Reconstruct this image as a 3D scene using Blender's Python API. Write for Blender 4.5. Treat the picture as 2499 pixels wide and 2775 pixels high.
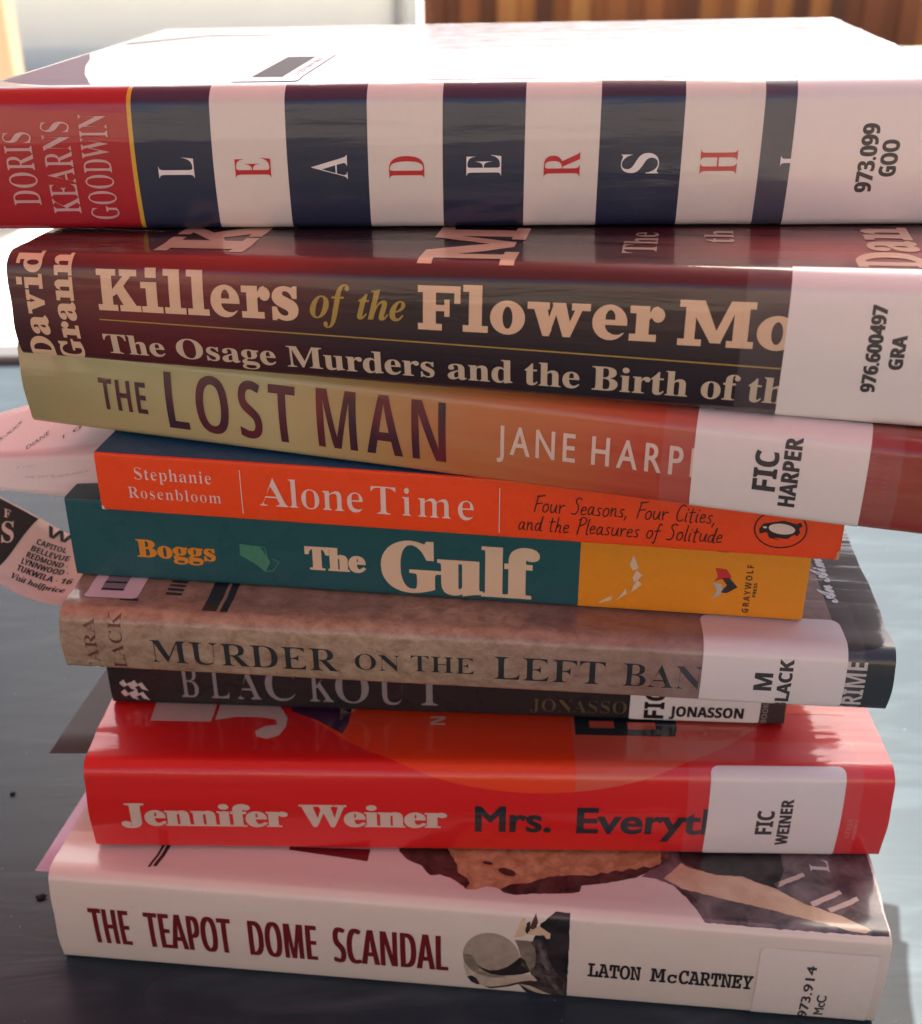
import bpy, math, random
import numpy as np
from mathutils import Vector, Matrix
from mathutils.geometry import delaunay_2d_cdt
random.seed(7)
CM = 0.01
SC = bpy.context.scene
for o in list(bpy.data.objects): bpy.data.objects.remove(o)

# ------------------------------------------------------------------ camera
cam_d = bpy.data.cameras.new('camera'); cam = bpy.data.objects.new('camera', cam_d)
SC.collection.objects.link(cam); SC.camera = cam
cam_d.sensor_fit = 'HORIZONTAL'; cam_d.sensor_width = 36.0
cam_d.lens = 36.0*3177.64/2499
cam.location = (0, 0, 28.8475*CM)
cam.rotation_euler = (math.radians(90-27.3145), 0, 0)
cam_d.clip_start = 0.01; cam_d.clip_end = 500
cam_d.dof.use_dof = True; cam_d.dof.focus_distance = 0.30; cam_d.dof.aperture_fstop = 20

# ------------------------------------------------------------------ sky, sun, exposure
SUN_EL, SUN_AZ = math.radians(55), math.radians(8)      # azimuth measured from the view direction towards the right
world = bpy.data.worlds.new('World'); SC.world = world; world.use_nodes = True
wn = world.node_tree.nodes; wl = world.node_tree.links
bg = wn['Background']; sky = wn.new('ShaderNodeTexSky'); sky.sky_type = 'NISHITA'
sky.sun_disc = False; sky.sun_elevation = SUN_EL; sky.sun_rotation = SUN_AZ
sky.dust_density = 6.0; sky.air_density = .8; sky.ozone_density = .4
wl.new(sky.outputs[0], bg.inputs[0]); bg.inputs[1].default_value = 0.09
sun_d = bpy.data.lights.new('sun', 'SUN'); sun_d.energy = 5.0; sun_d.angle = math.radians(0.5); sun_d.color = (1, .95, .88)
sun = bpy.data.objects.new('sun', sun_d); SC.collection.objects.link(sun)
sdir = Vector((math.cos(SUN_EL)*math.sin(SUN_AZ), math.cos(SUN_EL)*math.cos(SUN_AZ), math.sin(SUN_EL)))
sun.rotation_euler = sdir.to_track_quat('Z', 'Y').to_euler(); sun.location = sdir*20
SC.view_settings.view_transform = 'Standard'; SC.view_settings.look = 'None'
SC.view_settings.gamma = 1.0; SC.view_settings.use_curve_mapping = False
SC.view_settings.exposure = 1.9
SC.cycles.max_bounces = 10; SC.cycles.transparent_max_bounces = 12
SC.cycles.sample_clamp_indirect = 6.0

# ------------------------------------------------------------------ helpers
def lin(*c):
    if len(c) == 1: c = tuple(int(c[0][i:i+2], 16)/255 for i in (0, 2, 4))
    return tuple((x/12.92 if x <= .04045 else ((x+.055)/1.055)**2.4) for x in c)
def tag(o, label=None, cat=None, group=None, kind=None):
    if label: o['label'] = label
    if cat: o['category'] = cat
    if group: o['group'] = group
    if kind: o['kind'] = kind
    return o
def empty(name, loc=(0, 0, 0), rz=0):
    o = bpy.data.objects.new(name, None); SC.collection.objects.link(o)
    o.location = loc; o.rotation_euler = (0, 0, rz); o.empty_display_size = .02
    return o
def link(name, me, mats, parent=None):
    o = bpy.data.objects.new(name, me); SC.collection.objects.link(o)
    for m in (mats if isinstance(mats, (list, tuple)) else [mats]): me.materials.append(m)
    if parent: o.parent = parent
    return o
def mesh(name, V, Fc, mats, parent=None, N=None, UV=None, MI=None, smooth=True):
    me = bpy.data.meshes.new(name); me.from_pydata([tuple(map(float, v)) for v in V], [], [tuple(int(i) for i in f) for f in Fc])
    if smooth: me.polygons.foreach_set('use_smooth', [True]*len(me.polygons))
    if MI is not None: me.polygons.foreach_set('material_index', MI)
    if UV is not None:
        uv = me.uv_layers.new(name='UVMap'); li = np.empty(len(me.loops), dtype=np.int32); me.loops.foreach_get('vertex_index', li)
        uv.data.foreach_set('uv', np.asarray(UV, dtype=np.float32)[li].ravel())
    me.update()
    if N is not None: me.normals_split_custom_set_from_vertices([tuple(map(float, n)) for n in N])
    return link(name, me, mats, parent)
def boxes(name, bs, mat, parent=None, bevel=0.0, seg=2):
    """bs: list of (cx,cy,cz,sx,sy,sz[,rz]) joined as one mesh of bevelled boxes"""
    import bmesh
    bm = bmesh.new()
    for b in bs:
        cx, cy, cz, sx, sy, sz = b[:6]
        M = Matrix.Translation((cx, cy, cz)) @ Matrix.Rotation(b[6] if len(b) > 6 else 0, 4, 'Z') @ Matrix.Diagonal((sx, sy, sz, 1))
        r = bmesh.ops.create_cube(bm, size=1, matrix=M)
        if bevel:
            es = list({e for v in r['verts'] for e in v.link_edges})
            bmesh.ops.bevel(bm, geom=es, offset=bevel, segments=seg, affect='EDGES', profile=.5)
    me = bpy.data.meshes.new(name); bm.to_mesh(me); bm.free()
    return link(name, me, mat, parent)

# ------------------------------------------------------------------ materials
def new_mat(name):
    m = bpy.data.materials.new(name); m.use_nodes = True
    nt = m.node_tree; p = nt.nodes['Principled BSDF']
    return m, nt, p
def setp(p, **k):
    for a, b in k.items(): p.inputs[a.replace('_', ' ')].default_value = b
def rgba(c): return (c[0], c[1], c[2], 1)
def math_node(nt, op, a, b=None):
    n = nt.nodes.new('ShaderNodeMath'); n.operation = op
    for i, v in enumerate((a, b)):
        if v is None: continue
        if isinstance(v, (int, float)): n.inputs[i].default_value = v
        else: nt.links.new(v, n.inputs[i])
    return n.outputs[0]
def mixc(nt, f, a, b):
    n = nt.nodes.new('ShaderNodeMix'); n.data_type = 'RGBA'
    for i, v in ((0, f), (6, a), (7, b)):
        if isinstance(v, (int, float)): n.inputs[i].default_value = v
        elif isinstance(v, tuple): n.inputs[i].default_value = rgba(v)
        else: nt.links.new(v, n.inputs[i])
    return n.outputs[2]
def noise(nt, vec, scale, detail=3, rough=.55, dist=0.0):
    n = nt.nodes.new('ShaderNodeTexNoise'); n.inputs['Scale'].default_value = scale; n.inputs['Detail'].default_value = detail
    n.inputs['Roughness'].default_value = rough; n.inputs['Distortion'].default_value = dist
    if vec is not None: nt.links.new(vec, n.inputs['Vector'])
    return n.outputs['Fac']
def uvn(nt, sx=1.0, sy=1.0, off=(0, 0)):
    u = nt.nodes.new('ShaderNodeUVMap'); u.uv_map = 'UVMap'
    m = nt.nodes.new('ShaderNodeMapping'); m.inputs['Scale'].default_value = (sx, sy, 1); m.inputs['Location'].default_value = (off[0], off[1], 0)
    nt.links.new(u.outputs[0], m.inputs[0]); return m.outputs[0]
def ramp(nt, fac, stops):
    r = nt.nodes.new('ShaderNodeValToRGB'); e = r.color_ramp.elements
    e[0].position, e[0].color = stops[0][0], rgba(stops[0][1]); e[1].position, e[1].color = stops[-1][0], rgba(stops[-1][1])
    for pos, c in stops[1:-1]:
        x = e.new(pos); x.color = rgba(c)
    nt.links.new(fac, r.inputs[0]); return r.outputs[0]
FIN = {   # roughness, coat weight, coat roughness, bump distance (m), bump stretch
 'mylar': (.45, 1.0, .04, 9.0e-4), 'gloss': (.35, .8, .12, 1.2e-4), 'satin': (.42, .25, .3, .6e-4), 'matte': (.6, 0, .3, .5e-4)}
def finish(nt, p, kind, seed=0.0):
    r, cw, cr, bd = FIN[kind]
    setp(p, Roughness=r, Coat_Weight=cw, Coat_Roughness=cr, Specular_IOR_Level=.35)
    n1 = noise(nt, uvn(nt, .055, 1.15, (seed, seed*.7)), 1.0, 2, .5, .3)
    n2 = noise(nt, uvn(nt, .5, .6, (seed*1.3, 2)), 1.0, 1)
    n3 = noise(nt, uvn(nt, .35, 2.6, (seed*.9, 7)), 1.0, 4, .6, 1.2)
    h = math_node(nt, 'ADD', n1, math_node(nt, 'ADD', math_node(nt, 'MULTIPLY', n2, .6), math_node(nt, 'MULTIPLY', n3, .16)))
    b = nt.nodes.new('ShaderNodeBump'); b.inputs['Strength'].default_value = .6; b.inputs['Distance'].default_value = bd
    nt.links.new(h, b.inputs['Height'])
    nt.links.new(b.outputs[0], p.inputs['Coat Normal'])
    b2 = nt.nodes.new('ShaderNodeBump'); b2.inputs['Strength'].default_value = .3; b2.inputs['Distance'].default_value = bd*.5
    nt.links.new(h, b2.inputs['Height']); nt.links.new(b2.outputs[0], p.inputs['Normal'])
    # fingerprints and handling wear in the coat
    w = noise(nt, uvn(nt, .9, .9, (seed, 5)), 1.3, 5, .65)
    cro = nt.nodes.new('ShaderNodeMapRange'); cro.inputs[1].default_value = .35; cro.inputs[2].default_value = .75
    cro.inputs[3].default_value = cr*.6; cro.inputs[4].default_value = cr*1.9
    nt.links.new(w, cro.inputs[0]); nt.links.new(cro.outputs[0], p.inputs['Coat Roughness'])
_mc = {}
def pm(col, kind='mylar', mottle=.10, seed=0.0):
    """printed ink of one colour under the book's finish"""
    key = (tuple(round(c, 4) for c in col), kind, mottle, seed)
    if key in _mc: return _mc[key]
    m, nt, p = new_mat('print_' + kind)
    f = noise(nt, uvn(nt, 1, 1, (seed, 0)), 6, 4, .7)
    c = mixc(nt, f, tuple(x*(1-mottle) for x in col), tuple(min(1, x*(1+mottle)) for x in col))
    nt.links.new(c, p.inputs['Base Color']); finish(nt, p, kind, seed)
    _mc[key] = m; return m
def simple(name, col, rough=.6, spec=.5, bump=0, bscale=200, mottle=.12, mscale=30):
    m, nt, p = new_mat(name)
    tc = nt.nodes.new('ShaderNodeTexCoord'); v = tc.outputs['Object']
    f = noise(nt, v, mscale, 4, .65)
    nt.links.new(mixc(nt, f, tuple(x*(1-mottle) for x in col), tuple(min(1, x*(1+mottle)) for x in col)), p.inputs['Base Color'])
    setp(p, Roughness=rough, Specular_IOR_Level=spec)
    if bump:
        b = nt.nodes.new('ShaderNodeBump'); b.inputs['Distance'].default_value = bump; b.inputs['Strength'].default_value = .7
        nt.links.new(noise(nt, v, bscale, 3), b.inputs['Height']); nt.links.new(b.outputs[0], p.inputs['Normal'])
    return m

# ------------------------------------------------------------------ lettering outlines (advance, outlines as x,y pairs; unit 1/500 em)

FONT = {
 'B': {
  65: (325, [[95,0,95,14,92,14,72,16,60,23,56,36,56,44,59,53,77,99,188,99,203,61,209,44,211,34,207,23,193,16,171,14,171,0,330,0,330,14,316,17,306,26,297,41,286,65,167,347,154,347,37,56,27,35,18,23,7,16,-7,14,-7,0], [132,238,180,120,85,120]]),
  66: (330, [[177,0,216,3,250,11,276,26,296,45,308,69,312,98,308,123,296,144,276,161,249,175,214,184,243,192,266,204,282,219,292,238,295,261,291,285,280,304,262,320,237,330,204,337,164,339,12,339,12,327,27,325,38,322,46,316,52,307,55,293,56,275,56,61,53,38,47,24,33,16,12,13,12,0], [136,291,137,307,140,316,147,321,161,323,178,321,191,316,201,307,209,287,212,257,210,234,205,216,196,203,183,194,164,189,140,188,136,188], [151,20,142,25,137,34,136,49,136,172,147,172,172,170,192,164,206,155,216,140,222,121,224,96,221,61,211,37,200,26,185,20,165,18]]),
  67: (349, [[234,-3,272,11,305,34,333,66,319,79,294,53,267,33,237,21,207,18,176,22,151,34,132,55,118,85,110,122,107,169,110,218,117,258,130,290,147,312,170,326,198,330,222,327,244,318,265,303,284,283,300,258,312,230,325,230,325,347,312,347,307,334,299,327,289,324,281,325,274,328,230,342,193,347,161,344,131,336,103,324,79,307,58,286,42,261,29,233,22,203,20,170,22,137,29,106,42,78,58,53,78,32,102,15,129,2,159,-5,191,-8]]),
  68: (369, [[170,0,217,3,257,14,290,31,316,55,334,86,345,125,349,170,346,208,337,242,322,271,302,295,276,314,244,328,207,336,165,339,11,339,11,327,32,324,45,317,53,303,55,279,55,56,53,34,47,22,35,16,15,13,15,0], [150,20,141,25,137,36,136,54,136,287,137,304,141,315,150,321,166,323,195,318,219,306,237,285,250,255,258,217,261,171,258,124,251,85,238,56,219,35,195,22,166,18]]),
  69: (329, [[300,0,320,107,306,107,292,78,276,56,257,40,233,29,205,23,172,21,154,22,143,26,138,35,136,50,136,166,138,166,161,164,179,159,193,149,203,135,210,115,214,88,227,88,227,257,215,257,206,223,193,200,181,191,164,185,144,183,136,183,136,289,137,302,139,310,142,316,149,319,173,321,206,319,233,313,253,303,269,287,279,266,286,238,297,238,297,339,12,339,12,327,33,324,46,317,54,301,56,275,56,58,54,36,47,22,33,15,11,13,11,0]]),
  70: (301, [[191,0,191,13,171,14,156,18,146,23,140,32,137,44,136,60,136,167,141,167,161,165,178,159,191,149,204,125,212,88,225,88,225,258,212,258,204,224,191,201,178,192,162,186,142,184,136,184,136,297,136,307,138,314,142,318,149,320,171,321,205,319,231,313,250,303,265,287,274,266,281,238,293,238,293,339,11,339,11,327,32,322,46,315,53,302,56,279,56,62,53,39,47,25,33,17,12,13,12,0]]),
  71: (378, [[244,-4,288,5,332,22,332,96,334,115,340,127,352,133,373,136,373,148,205,148,205,136,230,133,245,127,253,115,255,95,255,53,252,34,244,20,229,12,205,10,177,14,153,28,134,50,120,82,111,121,109,170,111,219,119,259,131,290,149,312,171,326,199,330,223,327,245,317,266,302,285,282,300,258,312,229,326,229,326,347,312,347,307,337,302,330,296,326,289,325,282,325,275,328,232,342,192,347,160,344,131,336,104,324,80,307,59,286,43,262,30,234,23,204,21,171,23,136,30,105,43,77,60,52,80,31,105,15,134,2,165,-5,200,-8]]),
  72: (390, [[180,0,180,13,158,16,145,24,138,37,136,60,136,165,255,165,255,60,252,36,245,23,232,16,210,13,210,0,378,0,378,13,356,16,343,25,337,39,335,60,335,282,337,303,343,316,356,323,378,327,378,339,210,339,210,327,227,325,239,322,246,317,251,309,254,298,255,282,255,187,136,187,136,282,136,298,139,309,144,317,152,322,164,325,180,327,180,339,12,339,12,327,33,323,46,316,53,302,56,282,56,60,53,37,47,24,33,16,12,13,12,0]]),
  73: (194, [[183,0,183,13,166,16,153,20,145,25,140,33,137,44,136,58,136,288,138,307,146,318,160,324,182,327,182,339,10,339,10,327,33,324,47,318,54,307,56,288,56,56,53,36,46,24,31,17,10,13,10,0]]),
  74: (246, [[114,-45,142,-36,163,-20,178,2,187,31,190,66,190,273,191,292,193,306,198,315,206,321,218,324,234,327,234,339,59,339,59,327,78,324,91,320,100,314,106,305,109,291,110,273,110,16,108,-4,103,-19,94,-27,78,-30,66,-28,59,-23,57,-15,63,-1,68,10,69,21,67,35,59,46,48,53,33,56,20,53,8,45,0,33,-3,17,0,-1,9,-16,21,-30,38,-40,58,-46,81,-49]]),
  75: (380, [[181,0,181,13,158,16,145,24,138,37,136,60,136,148,149,159,236,49,245,35,249,26,246,20,240,16,228,14,209,13,209,0,387,0,387,13,373,15,363,19,354,25,345,35,202,212,257,269,292,301,325,320,355,327,362,327,362,339,217,339,217,327,240,325,255,320,260,312,254,297,239,278,136,174,136,282,137,298,140,309,145,317,153,322,164,325,181,327,181,339,13,339,13,327,34,323,47,316,54,302,56,282,56,60,54,37,47,24,34,16,12,13,12,0]]),
  76: (318, [[299,0,318,115,305,115,291,84,275,59,257,41,234,30,207,23,174,21,159,21,149,23,142,28,138,35,136,46,136,62,136,282,137,298,140,310,146,318,155,323,168,326,186,327,186,339,12,339,12,327,33,323,46,316,53,303,56,282,56,60,53,37,47,24,33,16,12,13,12,0]]),
  77: (472, [[126,0,126,13,104,15,89,22,81,36,79,60,79,290,201,0,215,0,339,297,339,62,338,45,335,33,330,24,322,19,310,15,295,13,295,0,459,0,459,13,444,14,433,17,425,23,421,32,418,45,417,64,417,282,419,302,426,315,439,323,460,327,460,339,335,339,236,106,138,339,11,339,11,327,27,325,39,322,47,317,53,310,55,299,56,285,56,59,53,37,46,24,32,16,11,13,11,0]]),
  78: (368, [[314,-8,314,281,316,303,323,316,335,323,357,327,357,339,247,339,247,327,263,324,275,321,283,316,288,308,290,297,291,281,291,126,117,339,14,339,14,327,27,323,36,313,57,289,57,59,56,43,53,31,48,23,40,17,29,14,14,13,14,0,124,0,124,13,102,16,88,23,82,36,80,59,80,261,300,-8]]),
  79: (391, [[231,-5,264,6,294,22,321,43,342,69,358,100,368,133,371,170,368,207,358,241,342,271,321,297,296,318,266,334,233,344,198,347,161,344,127,334,97,317,71,296,49,270,34,239,24,206,21,170,24,133,34,100,49,69,70,43,96,22,126,6,158,-5,194,-8], [172,14,150,27,132,50,119,82,111,121,108,170,110,219,118,259,129,290,146,312,167,326,194,330,219,325,241,312,259,289,272,258,280,218,282,170,280,120,273,80,261,49,245,27,223,13,197,9]]),
  80: (311, [[180,0,180,13,158,16,145,24,138,37,136,60,136,153,180,153,218,156,249,164,273,179,291,198,301,221,305,247,301,273,290,296,273,314,250,328,214,336,159,339,12,339,12,327,33,323,46,316,53,302,56,282,56,60,53,37,47,24,33,16,12,13,12,0], [136,297,137,308,141,316,148,320,161,321,180,319,194,313,205,303,214,279,218,245,214,211,202,188,190,179,172,173,150,171,136,171]]),
  81: (391, [[324,-82,369,-69,366,-55,348,-59,331,-60,304,-56,281,-45,262,-26,246,0,282,15,313,37,338,64,356,96,367,131,371,170,368,207,358,241,342,271,321,297,296,318,266,334,233,344,198,347,161,344,127,334,97,317,71,296,49,270,34,239,24,206,21,170,24,131,35,96,52,64,76,37,105,15,139,-1,158,-31,181,-55,210,-72,243,-83,282,-86], [172,14,150,27,132,50,119,81,111,121,108,170,110,219,118,259,129,290,146,312,167,326,194,330,219,325,241,312,259,289,272,258,280,218,283,170,281,120,274,80,262,49,245,27,224,13,198,9]]),
  82: (352, [[180,0,180,13,158,16,145,24,138,37,136,60,136,158,150,158,252,0,358,0,358,13,356,13,345,15,337,19,322,38,235,167,262,176,283,190,298,206,307,226,311,249,306,277,294,300,274,317,245,329,207,337,162,339,12,339,12,327,33,323,46,316,53,302,56,282,56,60,53,37,47,24,33,16,12,13,12,0], [136,287,137,304,141,315,151,319,167,321,188,318,205,310,217,295,224,276,226,250,224,226,218,207,208,192,194,182,175,176,152,174,136,174]]),
  83: (291, [[46,-8,48,0,52,5,56,8,63,9,73,7,94,1,118,-6,143,-8,179,-4,209,6,234,22,252,43,264,69,268,99,266,121,261,140,251,157,236,174,216,189,189,203,141,226,118,238,102,251,92,265,89,283,93,302,104,318,122,328,145,331,165,328,185,319,203,305,219,287,231,264,240,238,252,238,252,347,239,347,233,335,223,331,217,332,210,334,171,344,153,346,138,347,110,344,86,335,65,320,50,300,40,275,37,247,39,225,46,205,57,188,83,164,121,142,168,119,190,105,203,87,208,67,203,45,191,27,172,15,147,11,122,14,101,23,83,37,68,58,56,84,47,118,32,118,32,-8]]),
  84: (315, [[244,0,244,13,220,15,206,23,198,37,196,60,196,323,200,323,231,319,255,309,274,291,287,267,293,236,306,236,306,339,8,339,8,237,22,237,26,262,35,283,49,300,66,313,87,320,111,323,116,323,116,60,113,37,106,23,91,16,69,13,69,0]]),
  85: (367, [[225,-6,258,5,283,24,300,51,311,88,315,135,315,282,316,301,322,314,334,322,353,327,353,339,245,339,245,327,268,323,282,315,290,302,292,282,292,119,290,87,282,62,270,42,253,28,231,19,205,16,182,19,165,26,151,38,142,55,136,77,135,104,135,282,135,298,138,309,143,317,151,322,163,325,179,327,179,339,11,339,11,327,32,323,45,316,52,302,55,282,55,116,58,77,68,45,85,21,110,4,143,-6,185,-10]]),
  86: (319, [[171,-10,285,285,294,306,304,318,315,324,329,327,329,339,223,339,223,327,241,325,254,322,262,315,264,305,263,294,259,281,193,107,120,282,115,295,114,305,116,315,124,322,137,325,157,327,157,339,-11,339,-11,327,6,322,17,313,25,300,33,284,158,-10]]),
  87: (455, [[142,-8,235,230,319,-8,332,-8,428,282,435,301,443,314,452,322,465,327,465,339,375,339,375,327,390,325,401,321,407,314,409,303,407,291,403,275,353,124,297,288,293,307,296,318,308,324,327,327,327,339,171,339,171,327,188,324,199,320,207,311,213,297,224,263,166,114,110,278,106,293,105,306,106,315,112,322,121,325,135,327,135,339,-12,339,-12,327,2,324,11,318,18,308,24,293,127,-8]]),
  88: (351, [[130,0,130,13,109,15,97,22,93,34,95,46,103,60,156,136,205,59,213,43,216,31,212,21,200,15,181,13,178,13,178,0,346,0,346,13,344,13,333,15,325,21,308,43,209,197,266,278,283,300,300,315,318,324,339,327,341,327,341,339,218,339,218,327,237,324,249,318,252,308,249,295,240,278,197,216,150,289,144,301,142,309,145,319,154,325,171,327,182,327,182,339,11,339,11,327,12,327,24,324,35,317,46,304,58,288,144,155,67,50,49,29,29,17,9,13,9,0]]),
  89: (317, [[244,0,244,13,222,16,209,24,202,37,200,60,200,152,285,292,295,306,305,316,315,323,327,326,327,339,220,339,220,326,222,326,243,324,255,316,260,304,257,290,248,273,185,168,122,292,118,302,116,310,118,317,124,322,133,325,146,326,154,326,154,339,-10,339,-10,326,1,324,11,320,22,308,35,288,120,133,120,60,117,37,111,24,97,16,76,13,76,0]]),
  90: (329, [[303,0,316,122,303,122,292,90,278,65,260,46,238,32,210,24,178,22,114,22,303,330,303,339,43,339,33,236,46,236,57,265,70,287,86,303,105,313,129,318,160,320,206,320,15,8,15,0]]),
  97: (256, [[209,-4,228,5,245,21,239,31,232,27,227,26,222,27,220,30,218,47,218,157,216,182,208,202,196,218,178,228,153,235,121,237,94,235,71,229,51,220,37,207,28,193,25,176,27,162,33,151,44,144,58,142,71,144,82,150,89,160,92,172,90,181,85,191,78,204,81,213,92,218,110,220,127,218,139,210,146,198,148,180,148,142,89,122,47,101,29,86,19,68,15,47,19,26,30,9,48,-3,71,-7,99,-3,125,8,149,26,153,11,161,1,173,-5,190,-8], [99,29,91,42,88,62,92,85,103,103,122,117,148,126,148,47,139,37,130,31,120,26,113,25]]),
  98: (269, [[40,-9,78,21,99,5,121,-4,143,-8,174,-3,201,10,223,30,240,56,251,88,255,124,252,155,243,183,229,205,211,223,189,233,165,237,141,234,121,224,103,208,103,339,6,339,6,327,20,324,27,319,31,308,32,289,32,-9], [122,13,111,21,105,33,103,51,103,180,107,192,116,201,126,207,137,209,152,206,163,199,172,187,180,159,183,119,180,71,173,37,164,22,152,13,136,11]]),
  99: (219, [[144,-4,169,6,192,22,212,45,202,54,186,40,169,31,152,29,132,32,116,41,102,57,92,79,86,106,84,140,86,175,94,201,107,216,126,221,138,219,145,213,147,202,147,195,146,187,149,167,159,156,176,152,189,154,198,160,204,170,207,183,204,198,198,211,186,222,162,234,130,238,99,233,71,221,48,202,30,176,18,146,15,112,18,79,28,51,44,26,65,8,89,-4,116,-8]]),
  100: (275, [[129,-3,150,9,166,29,166,-8,219,4,263,8,263,21,249,24,242,30,239,40,238,56,238,339,131,339,131,327,147,325,158,320,164,312,166,299,166,209,150,224,130,234,109,237,83,233,61,221,41,202,27,177,18,146,15,110,17,78,26,50,40,26,58,8,79,-4,104,-8], [114,24,104,31,97,44,90,73,88,114,90,156,97,186,105,199,115,206,130,209,142,207,154,201,162,191,166,180,166,57,160,42,150,31,139,23,128,21]]),
  101: (224, [[143,-4,169,8,192,27,212,54,201,64,185,46,167,35,149,32,127,35,110,46,97,65,90,90,87,124,211,124,211,129,208,161,199,187,185,209,166,224,144,234,117,237,89,233,65,222,44,203,28,179,18,150,15,117,18,82,28,51,43,26,63,8,87,-4,115,-8], [87,152,89,182,95,204,105,217,120,221,135,217,144,206,148,187,150,160,150,143,87,143]]),
  102: (159, [[149,0,149,12,129,14,118,19,112,30,110,49,110,206,152,206,152,231,110,231,110,291,111,308,114,320,121,328,134,330,144,328,147,322,146,318,144,313,139,302,138,291,140,280,146,272,155,266,167,265,178,267,188,273,194,283,196,298,192,316,179,332,158,342,130,346,103,344,81,336,63,324,50,308,42,287,39,263,39,231,12,231,12,206,39,206,39,55,39,36,37,26,34,20,30,16,22,14,11,12,11,0]]),
  103: (244, [[147,-102,178,-95,203,-84,221,-69,231,-50,235,-28,233,-7,225,10,212,22,193,30,166,35,131,37,105,37,88,38,78,44,75,53,77,62,84,70,94,76,106,78,117,77,128,77,153,79,174,86,192,97,206,113,214,131,217,152,213,177,200,200,236,200,236,227,174,227,146,234,117,237,90,235,65,227,45,215,30,199,20,180,16,158,20,133,31,112,50,95,76,82,50,69,32,55,21,40,18,23,21,7,32,-7,51,-19,29,-28,15,-41,11,-56,13,-69,22,-80,36,-91,66,-101,109,-105], [102,97,92,109,87,129,85,157,87,186,92,206,102,217,117,221,132,217,142,206,147,186,149,157,147,129,142,109,132,97,117,93], [91,-84,71,-77,58,-66,55,-54,59,-38,72,-26,153,-26,172,-27,186,-31,193,-38,196,-49,191,-65,177,-77,153,-84,120,-87]]),
  104: (284, [[134,0,134,12,122,14,115,19,111,28,110,42,110,175,122,190,136,199,151,202,163,200,171,192,174,179,175,162,175,42,173,25,166,15,154,12,151,12,151,0,271,0,271,12,258,14,251,19,247,28,246,42,246,158,243,186,236,208,223,224,204,234,181,237,154,233,130,220,110,199,110,339,14,339,14,328,27,325,34,320,38,310,39,297,39,42,38,28,34,19,26,14,14,12,14,0]]),
  105: (148, [[89,272,102,280,110,292,113,307,110,322,102,334,90,342,75,345,60,342,48,334,40,322,38,307,40,292,48,280,60,272,75,270], [134,0,134,12,122,14,115,20,112,28,111,42,111,231,16,231,15,219,28,217,35,212,38,203,39,188,39,42,38,28,34,19,26,14,14,12,14,0]]),
  106: (156, [[94,273,106,282,114,294,117,308,114,323,106,335,94,343,79,346,65,343,53,335,44,323,42,308,44,293,52,281,64,273,79,271], [53,-102,76,-95,94,-82,108,-65,116,-43,119,-16,119,231,16,231,16,219,32,217,42,212,46,202,48,186,48,-40,47,-59,44,-74,36,-84,23,-87,12,-84,8,-77,14,-65,18,-57,20,-49,17,-38,11,-29,1,-23,-11,-22,-24,-24,-33,-30,-39,-39,-42,-52,-39,-66,-33,-79,-22,-89,-8,-98,8,-103,27,-105]]),
  107: (267, [[134,0,134,12,122,14,115,20,111,28,110,42,110,100,121,110,173,37,177,30,178,24,174,15,162,12,157,12,157,0,280,0,280,12,268,15,258,26,166,156,205,194,221,207,238,215,257,219,257,231,153,231,153,219,156,219,170,217,179,213,182,207,178,196,169,185,110,126,110,339,16,339,15,327,28,325,35,320,38,311,39,296,39,42,38,28,34,19,26,14,13,12,13,0]]),
  108: (149, [[134,0,134,12,122,14,115,20,112,28,111,42,111,339,15,339,15,327,28,325,35,320,38,310,39,296,39,42,38,28,34,19,26,14,14,12,14,0]]),
  109: (413, [[132,0,132,12,120,14,114,20,110,29,109,42,109,175,121,190,134,199,149,202,161,199,168,192,171,179,173,162,173,42,171,29,168,20,160,14,149,12,149,0,265,0,265,12,253,14,246,20,243,29,242,42,242,177,254,191,267,199,281,202,293,200,301,192,304,179,305,162,305,42,304,29,300,20,293,14,281,12,281,0,399,0,399,12,387,14,380,19,376,28,375,42,375,158,372,186,365,208,352,224,334,234,311,237,284,232,259,218,239,195,231,213,218,226,200,234,177,237,152,233,129,219,109,197,109,231,14,231,14,219,27,217,34,211,38,202,39,189,39,42,38,28,34,19,26,14,14,12,14,0]]),
  110: (284, [[134,0,134,12,122,14,115,19,111,28,110,42,110,175,122,190,136,199,151,202,163,200,171,192,174,179,175,162,175,42,173,25,166,15,154,12,151,12,151,0,271,0,271,12,258,14,251,19,247,28,246,42,246,158,243,186,236,208,223,224,204,234,181,237,154,233,130,220,110,199,110,231,14,231,14,219,27,217,34,211,38,202,39,189,39,42,38,28,34,19,26,14,14,12,14,0]]),
  111: (251, [[156,-4,183,8,205,27,222,51,232,81,236,115,232,149,222,179,205,203,183,222,156,233,125,237,94,233,67,221,45,203,28,178,18,148,14,115,18,82,28,52,45,27,67,9,94,-3,126,-8], [113,11,103,18,96,29,92,42,89,61,87,115,89,169,96,202,102,213,112,220,126,223,138,220,147,213,155,202,161,169,164,115,162,61,159,42,156,29,148,18,138,11,126,9]]),
  112: (277, [[147,-104,147,-92,134,-90,124,-88,117,-82,113,-73,111,-61,110,-43,110,24,127,7,146,-4,169,-8,194,-3,217,9,235,28,249,54,258,84,261,119,258,151,249,180,236,204,218,222,196,234,172,238,145,233,124,219,107,196,107,231,15,231,15,220,27,216,35,211,38,200,39,181,39,-48,38,-75,35,-82,30,-87,23,-91,13,-92,13,-104], [131,24,119,34,110,51,110,175,121,193,134,203,148,207,162,205,172,197,180,185,186,155,188,115,186,74,178,44,170,31,159,24,146,21]]),
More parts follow.
